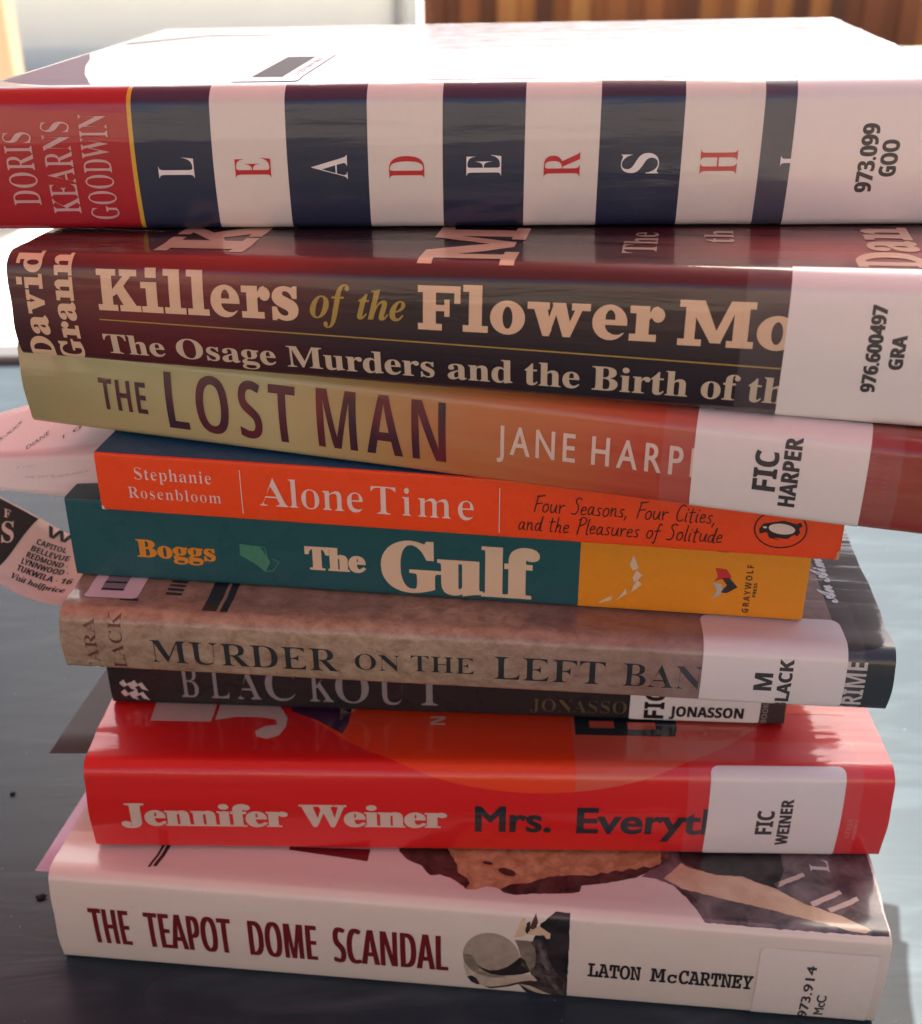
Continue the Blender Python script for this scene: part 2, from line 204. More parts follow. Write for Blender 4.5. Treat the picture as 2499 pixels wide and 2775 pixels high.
  113: (271, [[264,-104,264,-92,251,-90,243,-85,239,-76,238,-62,238,239,230,239,192,210,171,225,149,234,127,238,96,233,69,221,47,201,30,175,19,143,15,107,18,75,27,48,40,25,59,8,81,-3,106,-7,129,-4,149,6,167,22,167,-62,165,-76,159,-85,148,-89,130,-92,130,-104], [118,25,106,32,97,45,90,74,87,116,90,162,98,195,106,208,118,217,134,220,148,217,158,210,164,197,167,180,167,50,163,38,155,30,144,24,133,22]]),
  114: (214, [[147,0,147,12,129,14,118,19,113,27,111,42,111,143,113,164,121,180,130,190,141,194,148,192,154,186,165,172,173,167,185,166,197,168,207,175,213,185,216,198,213,214,205,226,192,234,174,237,157,234,139,224,123,209,109,188,109,231,16,231,15,219,27,217,35,212,38,203,39,188,39,42,38,28,34,19,26,14,14,12,14,0]]),
  115: (215, [[135,-5,154,2,170,14,182,29,189,48,192,71,189,94,180,113,165,128,143,141,109,158,95,165,86,173,80,182,78,193,80,204,87,213,97,219,111,221,130,217,146,206,160,189,170,165,182,165,182,238,172,238,166,230,159,227,154,228,148,229,124,235,105,238,83,235,64,228,48,217,37,201,30,184,28,164,31,144,41,126,57,110,80,97,116,78,131,68,140,57,143,44,141,30,133,20,121,13,105,11,84,16,65,29,49,50,40,79,27,79,27,-7,38,-7,44,3,55,7,65,5,90,-5,113,-8]]),
  116: (170, [[116,-3,136,7,152,25,166,49,154,56,145,41,136,33,125,30,117,32,111,38,108,47,108,61,108,208,155,208,155,231,108,231,108,316,96,316,83,297,66,275,43,250,15,223,15,208,36,208,36,53,39,26,49,8,66,-3,92,-7]]),
  117: (279, [[119,-5,139,3,156,14,170,30,170,-8,223,5,268,10,268,22,255,24,247,29,242,38,241,52,241,231,141,231,141,219,156,217,165,211,169,201,170,185,170,49,159,37,146,29,132,27,120,28,112,34,107,43,106,55,106,231,9,231,9,219,22,217,29,210,33,200,34,185,34,72,38,38,49,13,60,2,77,-5,98,-8]]),
  118: (228, [[119,-8,194,181,200,196,207,208,215,215,227,220,227,231,152,231,152,219,167,217,176,212,180,203,176,188,138,91,97,200,96,206,98,213,105,218,116,219,122,219,122,231,-2,231,-2,219,9,216,16,209,29,185,106,-8]]),
  119: (324, [[104,-8,166,147,215,-8,227,-8,307,192,316,212,322,217,332,220,332,231,265,231,265,220,276,218,283,215,287,211,288,205,285,191,250,105,222,195,221,200,220,206,225,215,241,219,241,231,125,231,125,220,135,218,141,215,145,208,150,198,157,175,124,95,89,188,86,198,85,206,86,211,89,215,94,217,103,219,103,231,-8,231,-8,219,-1,216,5,212,13,197,91,-8]]),
  120: (238, [[88,0,88,11,85,11,73,13,65,17,63,26,65,34,73,46,103,85,129,44,136,32,138,23,137,18,133,15,125,13,116,12,116,0,238,0,238,12,231,13,226,16,217,27,148,137,189,189,210,210,232,221,232,231,150,231,150,219,162,218,169,216,173,213,175,208,173,200,167,191,137,153,111,194,106,203,105,209,110,216,126,219,126,231,3,231,3,219,18,212,32,196,92,102,46,42,25,22,4,11,4,0]]),
  121: (223, [[56,-103,71,-97,84,-87,96,-71,108,-49,121,-18,193,181,200,197,206,209,214,216,223,219,223,231,151,231,151,219,163,218,171,216,175,211,177,204,176,194,172,180,138,89,99,191,97,199,96,205,97,212,101,216,109,218,121,219,121,231,-4,231,-4,219,-3,219,6,217,12,214,18,205,27,187,105,-4,96,-33,85,-55,73,-69,64,-73,57,-71,55,-65,55,-61,56,-57,54,-45,48,-37,38,-31,27,-30,14,-32,4,-40,-3,-50,-5,-62,-2,-80,8,-93,22,-102,39,-105]]),
  122: (218, [[200,0,206,80,194,80,181,51,166,33,144,22,114,19,94,19,205,217,205,231,24,231,20,161,33,161,41,186,54,202,71,211,96,214,125,214,10,11,10,0]]),
 },
 'M': {
  65: (301, [[90,0,103,1,112,3,117,8,119,18,117,26,112,31,103,34,91,35,67,35,88,93,212,93,236,35,213,35,201,34,192,31,187,26,186,18,187,8,193,3,202,1,215,0,281,0,292,1,298,4,302,9,303,18,302,26,298,31,291,34,280,35,276,35,181,273,176,282,171,287,164,289,154,290,84,290,66,289,57,287,52,281,50,272,52,264,57,258,65,255,77,255,113,255,30,35,24,35,13,34,6,31,2,26,1,18,2,8,6,3,14,1,26,0], [147,255,200,125,100,125]]),
  66: (301, [[165,0,205,3,234,11,253,24,267,42,276,62,279,84,275,107,266,127,249,142,227,154,245,168,256,188,260,211,257,234,248,253,233,269,212,280,186,287,154,290,40,290,30,288,24,282,23,272,24,263,29,258,38,255,52,255,60,255,60,35,52,35,36,34,27,32,22,27,21,18,23,8,29,2,38,0], [99,255,159,255,185,252,203,243,214,229,218,210,213,189,201,175,180,167,150,165,99,165], [99,135,155,135,191,132,216,125,227,116,234,102,236,85,234,69,228,56,218,47,193,38,153,35,99,35]]),
  67: (301, [[178,-6,198,-2,217,5,235,14,249,23,261,32,268,41,271,49,269,56,266,62,260,65,252,67,246,65,238,60,213,44,187,34,161,31,134,34,110,45,91,62,76,85,67,113,64,145,67,179,75,209,90,233,109,250,132,261,160,265,184,261,204,251,218,236,225,217,229,201,233,193,240,190,247,189,256,190,261,194,264,200,265,209,264,260,263,284,257,291,246,294,234,291,228,282,192,294,160,298,134,295,110,289,88,278,60,254,38,223,24,186,20,145,24,102,38,65,60,35,88,12,121,-3,159,-8]]),
  68: (301, [[161,1,190,6,213,16,239,36,261,66,274,103,279,145,275,186,263,221,243,250,217,272,184,285,146,290,54,290,41,289,32,287,26,282,25,272,26,264,30,258,37,255,48,255,54,255,54,35,48,35,37,34,30,31,26,26,25,18,27,8,33,2,43,0,93,0,100,0,109,-1,119,-1,127,-1], [92,35,92,255,106,255,121,256,158,252,188,244,210,229,226,208,235,180,239,145,235,109,226,81,211,60,189,45,159,36,123,33]]),
  69: (301, [[248,0,257,2,263,8,265,18,265,80,264,90,261,98,256,102,248,104,238,102,233,97,231,88,230,74,230,35,100,35,100,143,164,143,164,136,165,121,167,112,172,107,180,106,188,107,192,112,194,120,195,134,195,180,194,193,192,202,188,207,180,209,172,207,167,203,165,196,164,185,164,172,100,172,100,255,230,255,230,212,231,202,234,195,239,191,248,190,256,191,261,196,264,203,265,213,265,270,263,281,257,287,248,290,46,290,33,289,24,287,18,282,16,272,18,263,23,258,32,255,46,255,62,255,62,35,46,35,32,34,23,32,18,27,16,18,18,8,25,2,35,0]]),
  70: (301, [[161,0,170,2,176,8,178,18,175,27,169,33,158,35,106,35,106,143,171,143,171,136,171,121,174,112,178,107,186,106,194,107,198,111,200,117,201,127,201,189,199,200,194,206,186,209,178,207,174,202,171,193,171,179,171,172,106,172,106,255,239,255,239,212,239,202,242,195,248,191,256,190,265,192,271,198,273,207,273,270,271,281,265,287,256,290,40,290,31,288,25,282,23,272,25,262,32,256,43,255,68,255,68,35,44,35,34,34,28,31,24,26,23,18,25,8,31,2,40,0]]),
  71: (301, [[200,-6,216,-3,231,2,252,10,261,15,264,20,265,26,265,100,268,100,277,101,282,103,285,108,287,116,283,128,274,132,169,132,161,131,156,129,154,124,153,116,155,107,159,102,167,100,228,100,228,42,196,30,167,27,137,30,112,41,91,59,75,83,65,112,62,145,64,180,73,210,88,234,107,251,130,261,157,265,180,261,200,252,214,238,224,222,230,208,235,203,239,202,244,202,252,203,258,207,261,213,262,223,262,256,261,275,259,287,254,293,243,295,232,292,225,282,191,294,157,298,131,295,107,289,85,278,56,254,35,223,21,186,17,145,22,101,35,64,49,43,66,25,87,11,122,-3,163,-8]]),
  75: (301, [[119,0,130,1,138,3,142,8,143,18,142,26,137,31,129,34,117,35,101,35,101,111,128,137,149,128,170,108,191,77,228,10,235,2,246,0,270,0,279,2,285,8,287,18,285,26,282,31,275,34,264,35,257,35,222,98,208,120,197,135,175,154,154,163,249,255,252,255,264,255,272,258,277,264,278,272,276,282,270,288,261,290,189,290,179,288,173,282,172,272,174,262,181,256,194,255,203,255,101,155,101,255,112,255,126,255,136,258,141,263,143,272,142,281,138,287,130,289,119,290,35,290,26,288,20,282,18,272,20,262,27,256,38,255,62,255,62,35,39,35,29,34,23,31,19,26,18,18,20,8,26,2,35,0]]),
  76: (301, [[260,0,270,2,276,8,278,18,278,99,277,113,275,122,269,126,260,128,251,126,246,121,243,112,243,99,243,35,113,35,113,255,154,255,167,255,176,258,181,263,183,272,181,282,175,288,165,290,44,290,31,289,22,287,16,282,15,272,16,263,21,258,30,255,44,255,74,255,74,35,44,35,30,34,21,32,16,27,15,18,16,8,22,2,32,0]]),
  77: (301, [[89,0,100,1,108,3,112,8,114,18,112,26,108,31,100,34,88,35,71,35,76,245,125,104,129,96,134,90,140,87,149,86,158,87,165,90,170,96,174,104,222,245,228,35,217,35,203,34,194,31,189,26,188,18,189,8,193,3,201,1,212,0,281,0,290,2,296,8,298,18,296,26,292,31,285,34,274,35,266,35,259,257,263,257,274,257,281,260,285,265,286,273,284,282,279,288,270,290,230,290,217,288,209,282,203,273,151,120,98,273,92,282,83,288,71,290,31,290,22,288,17,282,15,273,16,265,20,260,27,257,39,257,43,257,36,35,28,35,16,34,9,31,5,26,4,18,5,8,11,2,21,0]]),
  78: (301, [[238,-4,252,-2,255,2,256,9,256,255,260,255,271,255,279,258,283,264,284,272,282,282,276,288,267,290,197,290,184,289,176,287,172,281,170,272,173,262,181,256,195,255,222,255,222,62,99,274,94,282,89,287,82,289,73,290,51,290,29,289,17,287,11,281,9,272,11,263,19,258,31,255,50,255,50,35,45,35,34,34,26,31,22,26,21,18,22,8,28,2,38,0,111,0,123,1,132,3,137,8,139,18,138,26,133,31,125,34,114,35,84,35,84,234,214,10,223,-2,235,-4]]),
  79: (301, [[186,-3,218,12,245,34,265,65,278,102,282,145,278,188,265,225,245,255,218,278,186,293,151,298,115,293,83,278,56,255,36,225,23,188,19,145,23,103,36,67,56,36,83,12,104,1,126,-5,151,-8], [126,30,105,40,87,57,73,80,65,110,62,145,65,180,73,210,86,233,104,250,125,260,151,263,175,260,196,250,214,233,228,210,236,180,239,145,236,110,228,80,214,57,196,40,175,30,151,27]]),
  82: (301, [[114,0,125,1,133,3,137,8,139,18,137,26,133,31,125,34,113,35,96,35,96,126,128,126,142,124,153,119,164,109,176,93,192,68,210,41,227,18,236,5,242,1,250,0,277,0,286,2,292,8,294,18,292,26,288,31,281,34,270,35,262,35,213,110,204,121,192,130,220,141,240,158,253,180,257,206,254,229,245,250,236,263,226,273,212,280,193,285,168,288,135,290,32,290,23,288,17,282,15,273,17,264,24,258,35,257,58,257,58,35,36,35,26,34,20,31,16,26,15,18,17,8,23,2,32,0], [96,257,148,257,177,253,198,244,211,229,215,207,211,186,198,170,176,161,147,158,96,158]]),
  84: (301, [[219,0,228,2,234,8,236,18,234,27,227,33,217,35,170,35,170,255,240,255,242,191,243,177,246,168,251,164,261,163,271,165,277,171,278,181,275,273,273,282,267,288,257,290,45,290,34,288,28,282,26,273,23,182,24,171,30,165,40,163,50,164,56,168,58,177,59,191,61,255,131,255,131,35,86,35,76,34,70,31,66,26,65,18,67,8,73,2,82,0]]),
  89: (301, [[207,0,220,1,228,3,232,8,234,18,232,27,227,32,218,34,204,35,169,35,169,112,252,255,256,255,267,255,275,258,279,264,281,272,279,281,274,287,265,289,252,290,207,290,193,289,185,287,181,281,180,272,181,264,185,258,192,255,204,255,214,255,152,149,93,255,101,255,114,255,122,258,127,263,129,272,128,281,123,287,116,289,105,290,49,290,35,289,26,287,21,282,19,272,20,264,25,258,33,255,45,255,49,255,130,116,130,35,95,35,80,34,71,32,67,27,65,18,67,8,71,3,79,1,91,0]]),
  97: (301, [[147,-2,177,10,206,31,209,16,214,4,226,0,264,0,275,2,281,8,284,18,282,27,277,32,268,34,255,35,242,35,242,145,240,172,232,194,220,211,202,222,179,229,151,232,116,229,86,221,71,214,62,205,60,196,61,188,65,182,70,178,76,177,87,179,107,187,129,195,150,197,174,194,191,183,201,166,205,142,205,141,175,146,147,148,113,146,85,139,63,127,47,111,37,91,34,67,36,47,43,29,56,14,72,3,92,-4,115,-6], [101,34,86,43,76,55,73,70,75,83,82,94,93,104,119,113,153,117,178,114,205,108,205,82,201,70,192,58,178,48,161,39,141,33,121,32]]),
  99: (301, [[168,-5,189,0,208,6,226,15,240,24,252,34,259,44,262,54,260,60,257,66,251,69,245,71,235,69,227,64,202,45,177,34,150,31,127,33,106,41,90,53,77,70,69,90,67,113,69,135,77,154,90,171,107,183,128,191,152,194,167,192,181,189,194,182,205,173,214,161,223,148,231,138,242,134,252,136,258,142,261,152,261,198,260,211,258,221,252,226,243,228,232,226,226,221,224,212,224,211,184,226,147,232,114,228,84,216,59,198,40,174,28,145,24,113,28,81,40,53,59,28,84,10,114,-2,148,-6]]),
  100: (301, [[164,-2,192,11,215,33,215,13,217,3,224,0,271,0,280,2,286,8,288,18,286,27,278,33,266,35,255,35,255,310,251,317,241,320,191,320,180,318,173,312,171,302,173,293,179,288,189,285,205,285,218,285,218,191,196,210,170,222,138,226,107,222,80,211,56,193,38,170,26,142,22,111,26,78,36,50,53,27,75,9,101,-2,131,-6], [120,35,101,43,86,55,74,70,66,89,64,110,66,132,73,151,85,168,101,180,119,188,141,190,163,187,182,180,197,168,209,152,216,133,218,112,216,90,208,71,196,55,181,43,162,36,141,33]]),
  101: (301, [[168,-5,190,-2,210,3,230,10,247,17,260,25,269,34,272,43,270,49,267,55,261,58,255,59,242,57,225,50,206,41,187,34,169,30,152,29,128,31,108,37,92,47,80,62,72,80,68,102,238,102,252,102,263,105,270,111,273,125,269,153,257,179,239,201,215,217,186,228,153,232,117,228,86,217,61,199,42,175,30,146,26,114,29,79,41,50,59,26,83,9,113,-2,148,-6], [80,161,99,181,123,194,153,198,181,194,204,181,220,160,228,134,69,134]]),
  104: (301, [[110,0,119,1,125,4,128,9,129,18,128,26,124,31,117,34,106,35,95,35,95,136,97,152,104,166,114,178,128,187,143,192,159,194,180,190,196,180,207,161,210,136,210,35,201,35,189,34,182,31,178,26,177,18,178,9,181,4,187,1,196,0,261,0,272,2,278,8,281,18,278,27,270,33,258,35,247,35,247,145,245,171,237,192,225,209,208,222,189,229,167,232,143,228,119,217,96,199,96,310,92,317,82,320,45,320,34,318,27,312,25,302,27,294,32,289,41,286,59,285,59,35,54,35,41,34,32,31,27,26,25,18,27,8,34,2,45,0]]),
  105: (301, [[167,273,174,278,177,287,178,303,177,320,174,330,166,334,153,336,144,335,137,333,132,329,130,322,128,296,129,284,133,277,140,273,153,272], [250,0,260,1,266,4,269,9,270,18,268,27,262,33,252,35,173,35,173,216,170,223,159,226,88,226,77,224,70,218,68,209,70,199,77,193,89,191,136,191,136,35,62,35,50,33,43,27,41,18,43,8,50,2,61,0]]),
  108: (301, [[246,0,255,1,261,4,264,9,266,18,263,27,257,33,247,35,171,35,171,310,168,317,157,320,77,320,66,318,59,312,57,302,59,294,64,289,74,285,93,285,134,285,134,35,67,35,55,33,48,27,46,18,48,8,55,2,66,0]]),
  110: (301, [[104,0,117,1,125,3,129,8,130,18,129,26,125,31,118,34,107,35,96,35,96,136,98,152,105,166,115,177,128,186,144,192,160,194,181,190,197,179,206,161,210,136,210,35,202,35,190,34,183,31,178,26,177,18,178,8,182,3,190,1,202,0,256,0,267,1,275,4,280,9,282,18,279,27,271,33,259,35,248,35,248,145,245,171,238,192,225,209,209,222,190,229,168,232,144,228,120,217,97,199,97,216,93,223,83,226,61,226,43,225,33,223,28,218,26,209,29,199,36,193,49,191,60,191,60,35,55,35,42,34,33,31,28,26,26,18,28,8,35,2,47,0]]),
  111: (301, [[186,-2,217,9,242,27,262,51,274,80,278,113,274,145,262,174,242,198,217,216,186,228,151,232,115,228,84,216,58,198,39,174,27,145,23,113,27,80,39,51,58,27,84,9,115,-2,151,-6], [127,31,107,39,89,52,76,69,68,89,65,113,68,136,76,156,89,174,106,187,127,195,151,198,174,195,195,187,212,174,225,156,233,136,236,113,233,89,225,69,212,52,195,39,174,31,151,28]]),
  114: (301, [[206,0,216,1,222,4,225,9,226,18,224,27,218,33,208,35,127,35,127,136,158,167,187,186,214,192,225,190,238,185,249,179,256,177,264,179,271,184,276,192,278,200,274,212,265,223,249,229,229,232,201,228,175,217,150,199,127,174,127,216,123,223,113,226,58,226,47,224,40,218,38,209,41,199,48,193,61,191,90,191,90,35,47,35,36,33,29,27,27,18,29,8,35,2,47,0]]),
  115: (301, [[72,-3,87,6,126,-3,161,-6,189,-3,212,4,231,15,245,30,253,47,256,67,253,90,244,108,228,121,207,129,179,134,146,136,116,138,104,140,96,143,86,152,82,165,85,179,95,190,111,198,133,201,161,197,184,187,205,169,216,157,226,153,235,156,240,164,242,178,242,206,240,220,235,228,226,231,216,229,206,223,201,221,197,222,193,223,166,230,139,232,111,230,87,224,69,213,55,199,47,183,45,164,47,143,56,127,71,113,91,104,116,98,147,96,161,96,185,94,202,90,212,80,216,64,212,49,200,37,182,29,158,26,129,29,105,38,88,51,78,66,71,77,61,81,51,79,45,72,44,61,44,18,46,4,52,-3,62,-6]]),
  118: (301, [[158,-7,165,-4,171,3,177,13,257,191,262,191,274,192,283,195,288,200,290,209,287,218,281,224,270,226,195,226,184,225,177,223,173,218,172,209,173,199,179,194,189,192,204,191,218,191,148,33,84,191,93,191,106,192,115,195,120,200,122,209,120,218,116,223,109,225,99,226,30,226,19,224,13,218,11,209,12,200,17,195,26,192,39,191,119,13,124,3,129,-4,136,-7,147,-9]]),
  119: (301, [[110,-4,118,8,149,124,181,13,185,3,189,-4,196,-7,205,-9,218,-4,226,8,281,191,290,192,297,195,300,200,302,209,300,218,295,224,287,226,221,226,211,225,204,222,201,217,200,209,201,199,206,194,215,192,228,191,245,191,204,45,174,146,170,156,165,163,159,166,150,168,137,163,129,151,98,45,56,191,72,191,86,192,95,194,100,199,102,209,100,218,97,223,90,225,80,226,14,226,4,224,-2,218,-5,209,-3,200,1,195,7,192,17,191,73,13,77,3,82,-4,88,-7,97,-9]]),
 },
 'J': {
  78: (349, [[246,-8,322,272,328,291,335,305,342,314,351,320,362,323,376,324,376,336,269,336,269,324,285,322,296,317,302,310,304,299,303,289,299,275,252,103,147,336,48,336,48,324,66,321,78,316,84,307,87,295,85,283,81,264,28,64,22,44,16,30,8,21,-1,15,-12,12,-26,12,-26,0,82,0,82,12,62,15,50,23,46,35,51,61,104,262,231,-8]]),
  86: (297, [[66,-8,303,285,328,312,340,320,355,322,357,322,357,336,253,336,253,323,270,321,281,315,284,307,283,296,278,287,263,267,122,92,131,272,133,292,135,305,138,312,145,318,156,321,171,323,171,336,21,336,21,324,40,319,53,310,61,295,63,274,50,-8]]),
  97: (250, [[62,-3,83,9,102,29,121,56,117,39,116,26,119,8,129,-3,147,-7,166,-2,185,10,204,30,223,58,212,65,193,39,178,30,172,33,170,42,173,55,180,81,221,226,168,226,160,198,153,216,141,227,123,231,104,228,84,219,62,206,42,187,24,164,8,137,-4,110,-11,82,-14,55,-10,30,1,10,18,-2,40,-7], [58,34,51,44,49,60,52,86,62,119,71,142,81,163,93,182,105,196,117,206,128,209,139,206,145,198,148,185,146,169,143,150,138,130,131,110,123,89,114,71,103,54,92,42,81,33,69,31]]),
  98: (240, [[84,-4,109,4,134,17,156,35,176,58,193,83,206,110,214,138,217,165,213,192,202,213,184,226,163,231,139,226,117,212,96,190,141,350,85,341,36,336,36,323,44,323,55,322,62,319,66,314,68,307,62,279,-6,39,-9,23,-6,16,1,9,12,3,26,-3,41,-6,57,-7], [56,14,52,25,53,36,57,52,72,103,86,144,100,173,109,186,121,193,133,196,142,194,150,188,154,179,156,166,155,148,151,128,146,107,138,86,129,66,119,49,107,33,95,21,81,14,68,11]]),
  99: (206, [[96,-3,121,10,144,32,166,62,152,72,132,46,112,31,92,26,77,29,66,38,58,53,56,73,57,96,62,120,70,143,80,166,91,186,104,201,116,212,128,215,138,212,141,205,139,199,136,192,132,185,131,177,133,167,139,159,148,153,159,152,172,154,182,161,189,171,191,186,187,202,175,217,157,227,133,231,111,228,88,220,66,206,35,179,12,145,-2,109,-7,73,-5,49,2,30,13,14,28,2,47,-5,69,-7]]),
  101: (201, [[93,-3,118,10,140,32,160,62,146,71,127,46,109,31,91,27,76,29,65,37,58,49,56,66,59,93,97,101,129,114,154,129,171,147,182,165,186,185,182,203,171,218,154,227,131,231,106,227,82,216,58,200,37,179,18,154,4,128,-5,100,-8,73,-6,50,1,30,12,14,27,2,44,-5,65,-7], [77,154,94,188,111,207,128,214,134,213,139,209,143,202,144,194,141,176,134,158,121,142,105,128,85,116,62,109]]),
  102: (144, [[-28,-101,-8,-95,8,-83,30,-58,48,-21,64,26,79,84,105,205,147,205,150,226,108,226,120,275,133,309,145,328,160,335,166,333,168,329,164,320,161,314,160,308,161,299,167,291,175,286,184,284,198,287,207,296,210,311,207,327,196,339,180,347,158,350,135,347,113,336,94,319,76,295,61,264,49,226,14,226,10,205,45,205,19,78,3,2,-4,-26,-11,-49,-18,-64,-25,-76,-34,-84,-44,-87,-50,-85,-53,-80,-49,-73,-45,-66,-45,-59,-46,-49,-51,-42,-58,-37,-68,-36,-78,-37,-86,-43,-91,-52,-93,-63,-90,-79,-81,-92,-67,-101,-49,-104]]),
  104: (266, [[177,-2,197,11,218,34,239,67,228,73,206,42,191,32,185,35,183,43,184,49,186,56,210,127,222,166,226,193,223,209,216,221,204,228,188,231,162,225,137,210,112,184,86,147,140,350,82,340,36,336,36,322,44,322,55,321,62,319,66,314,67,306,66,297,61,279,-14,0,47,0,61,51,77,97,98,138,118,169,138,188,157,194,164,191,166,184,162,165,145,114,129,62,124,44,123,31,125,14,131,2,142,-5,156,-7]]),
  105: (144, [[111,279,121,286,129,297,131,310,129,322,121,333,111,340,98,343,85,340,75,333,67,322,65,310,67,297,75,286,85,279,98,277], [57,-2,77,11,96,31,116,60,106,67,85,40,71,32,65,34,62,41,67,64,112,231,66,223,14,216,15,203,19,203,30,201,37,197,40,189,38,176,33,157,8,65,3,48,1,31,3,15,10,4,21,-4,37,-6]]),
  108: (129, [[50,-3,69,9,88,29,108,59,98,66,77,39,62,31,56,33,54,40,56,51,59,64,136,350,91,342,39,335,39,323,44,323,55,321,62,316,65,309,58,277,-2,63,-6,46,-8,30,-5,14,2,3,14,-5,30,-7]]),
  111: (235, [[99,-3,125,8,149,24,170,46,187,70,201,97,209,124,212,151,210,174,202,193,191,209,174,221,154,228,131,231,105,227,80,217,57,200,36,179,18,155,4,128,-5,101,-8,73,-5,50,2,31,15,15,31,3,50,-5,72,-7], [63,14,54,25,52,44,53,62,56,83,67,128,75,150,84,171,94,189,105,203,117,212,128,215,142,211,150,199,153,179,152,162,149,143,137,98,129,76,120,55,110,37,100,23,88,13,77,10]]),
  112: (245, [[64,-104,64,-91,50,-89,40,-86,35,-81,33,-72,34,-61,36,-51,51,5,67,-4,85,-7,110,-3,134,9,157,27,178,50,196,77,210,106,219,137,222,167,218,194,208,214,191,226,170,231,144,225,118,208,93,180,108,231,63,224,12,216,12,204,24,203,33,201,37,196,39,188,36,170,-22,-53,-28,-71,-32,-79,-38,-85,-47,-89,-59,-90,-59,-104], [66,13,60,19,58,28,60,40,64,58,77,106,90,145,105,173,121,189,140,195,147,193,154,188,158,179,159,167,158,152,154,134,142,93,133,72,123,53,112,36,101,23,88,14,76,11]]),
  114: (194, [[49,0,59,38,71,73,82,103,95,130,110,158,123,174,134,180,139,177,150,166,164,162,176,164,185,172,191,183,193,197,190,216,181,227,166,231,156,229,147,225,137,218,128,209,118,196,108,181,85,141,113,231,13,216,14,203,18,203,29,201,36,197,39,189,37,179,32,157,-11,0]]),
  115: (188, [[88,-5,106,2,121,13,132,27,139,43,142,61,140,74,137,86,123,111,109,131,92,151,77,172,72,190,74,199,80,207,89,213,100,215,116,211,130,199,140,180,147,154,160,153,171,229,158,229,152,222,143,220,139,220,134,222,108,228,86,230,61,226,40,213,26,194,21,170,23,154,29,138,38,121,51,103,71,79,79,68,85,57,88,48,89,39,86,23,76,14,61,11,40,15,25,28,14,49,10,79,-5,81,-18,-3,-5,-5,2,3,11,6,21,4,47,-4,68,-7]]),
  116: (138, [[45,-3,66,11,86,33,107,63,96,71,73,41,58,31,52,33,50,42,52,57,57,77,94,204,134,204,139,224,100,224,121,296,100,296,73,263,43,238,10,221,10,204,34,204,-8,52,-11,39,-12,29,-9,13,-3,2,8,-5,23,-7]]),
  119: (312, [[51,-7,134,133,147,-8,161,-7,183,19,231,76,265,125,286,165,293,197,291,211,285,222,276,229,263,232,251,229,242,223,236,214,234,202,237,190,246,179,255,169,258,160,254,146,244,125,226,97,199,65,183,231,171,231,93,98,88,172,81,216,72,231,-2,217,-1,204,4,204,15,201,23,189,29,170,32,147,34,115,36,19,36,-8]]),
 },
 'C': {
  65: (368, [[70,-7,99,6,129,27,162,58,192,37,225,22,215,-5,293,6,297,15,313,18,328,24,342,32,356,42,382,66,408,94,421,107,434,118,456,134,445,136,422,125,387,93,365,70,332,43,304,30,334,101,365,167,396,228,426,284,443,316,441,320,434,321,413,316,386,301,351,275,321,251,291,223,260,192,228,159,205,174,179,179,157,175,140,164,129,147,125,127,128,108,136,89,150,70,108,32,71,9,40,2,28,3,20,8,14,14,13,21,13,25,15,28,22,33,33,37,44,40,51,43,57,49,62,56,64,65,61,75,54,84,43,89,29,91,9,87,-7,77,-17,61,-21,42,-17,20,-6,3,13,-7,38,-11], [261,84,255,113,240,145,305,213,358,262,400,293,324,183,261,83], [159,95,158,106,159,117,164,128,170,138,179,146,188,151,198,153,206,150,215,144,162,86], [203,48,174,71,227,130,235,109,238,82,236,59,230,36]]),
  76: (319, [[135,1,174,16,200,4,227,0,245,2,263,10,277,18,294,32,331,66,368,102,390,122,406,134,396,136,388,134,379,130,368,122,356,110,327,81,292,50,274,36,257,25,241,18,227,15,209,18,191,25,224,52,252,88,275,132,304,145,331,160,355,177,377,195,394,214,407,234,415,253,418,271,414,288,405,302,390,310,371,313,343,307,313,290,283,262,253,226,226,182,202,132,179,136,161,146,150,163,146,185,148,203,155,223,166,242,182,260,202,275,226,288,254,296,287,299,297,300,300,304,298,308,293,311,283,312,269,312,226,308,187,297,153,278,128,254,112,227,107,198,110,178,118,160,132,144,150,132,172,124,197,120,177,75,155,43,116,57,84,62,61,59,45,52,36,42,34,30,37,18,47,7,65,-1,93,-4], [304,215,315,241,327,263,343,283,358,295,373,300,381,297,386,290,388,278,386,261,379,240,371,224,359,206,343,189,324,173,303,159,281,148], [72,11,60,16,51,23,49,30,51,37,58,43,69,47,83,49,115,44,147,31,130,19,110,12,88,10]]),
  100: (302, [[87,1,109,13,130,32,130,29,132,16,141,6,154,-1,171,-3,188,0,206,10,226,25,249,46,238,56,204,26,185,16,180,17,178,22,184,37,201,68,326,293,264,288,180,133,172,145,159,152,141,154,120,152,98,145,76,133,56,119,38,103,24,84,15,65,12,46,16,25,27,10,44,0,65,-3], [67,13,63,24,66,40,75,58,91,82,112,109,124,121,135,132,145,138,155,141,165,137,168,125,164,107,152,82,140,63,127,46,113,32,100,20,88,13,78,10]]),
  103: (264, [[224,56,209,44,195,35,169,21,244,157,182,152,172,133,166,145,154,152,137,154,116,152,94,144,72,133,52,118,35,101,21,83,12,63,9,44,12,25,23,10,39,0,59,-3,83,2,107,16,96,-4,45,-23,5,-43,-23,-64,-40,-86,-46,-109,-43,-125,-32,-137,-15,-145,7,-148,32,-143,57,-130,82,-109,119,-63,156,-1,176,8,197,19,216,32,234,46], [59,11,57,18,58,27,64,40,83,71,107,104,130,130,140,137,148,140,157,137,160,127,155,111,143,86,132,66,119,48,106,32,93,20,80,12,68,9], [-7,-131,-13,-124,-15,-113,-11,-96,-2,-79,13,-62,45,-40,87,-22,59,-73,37,-107,19,-126,3,-133]]),
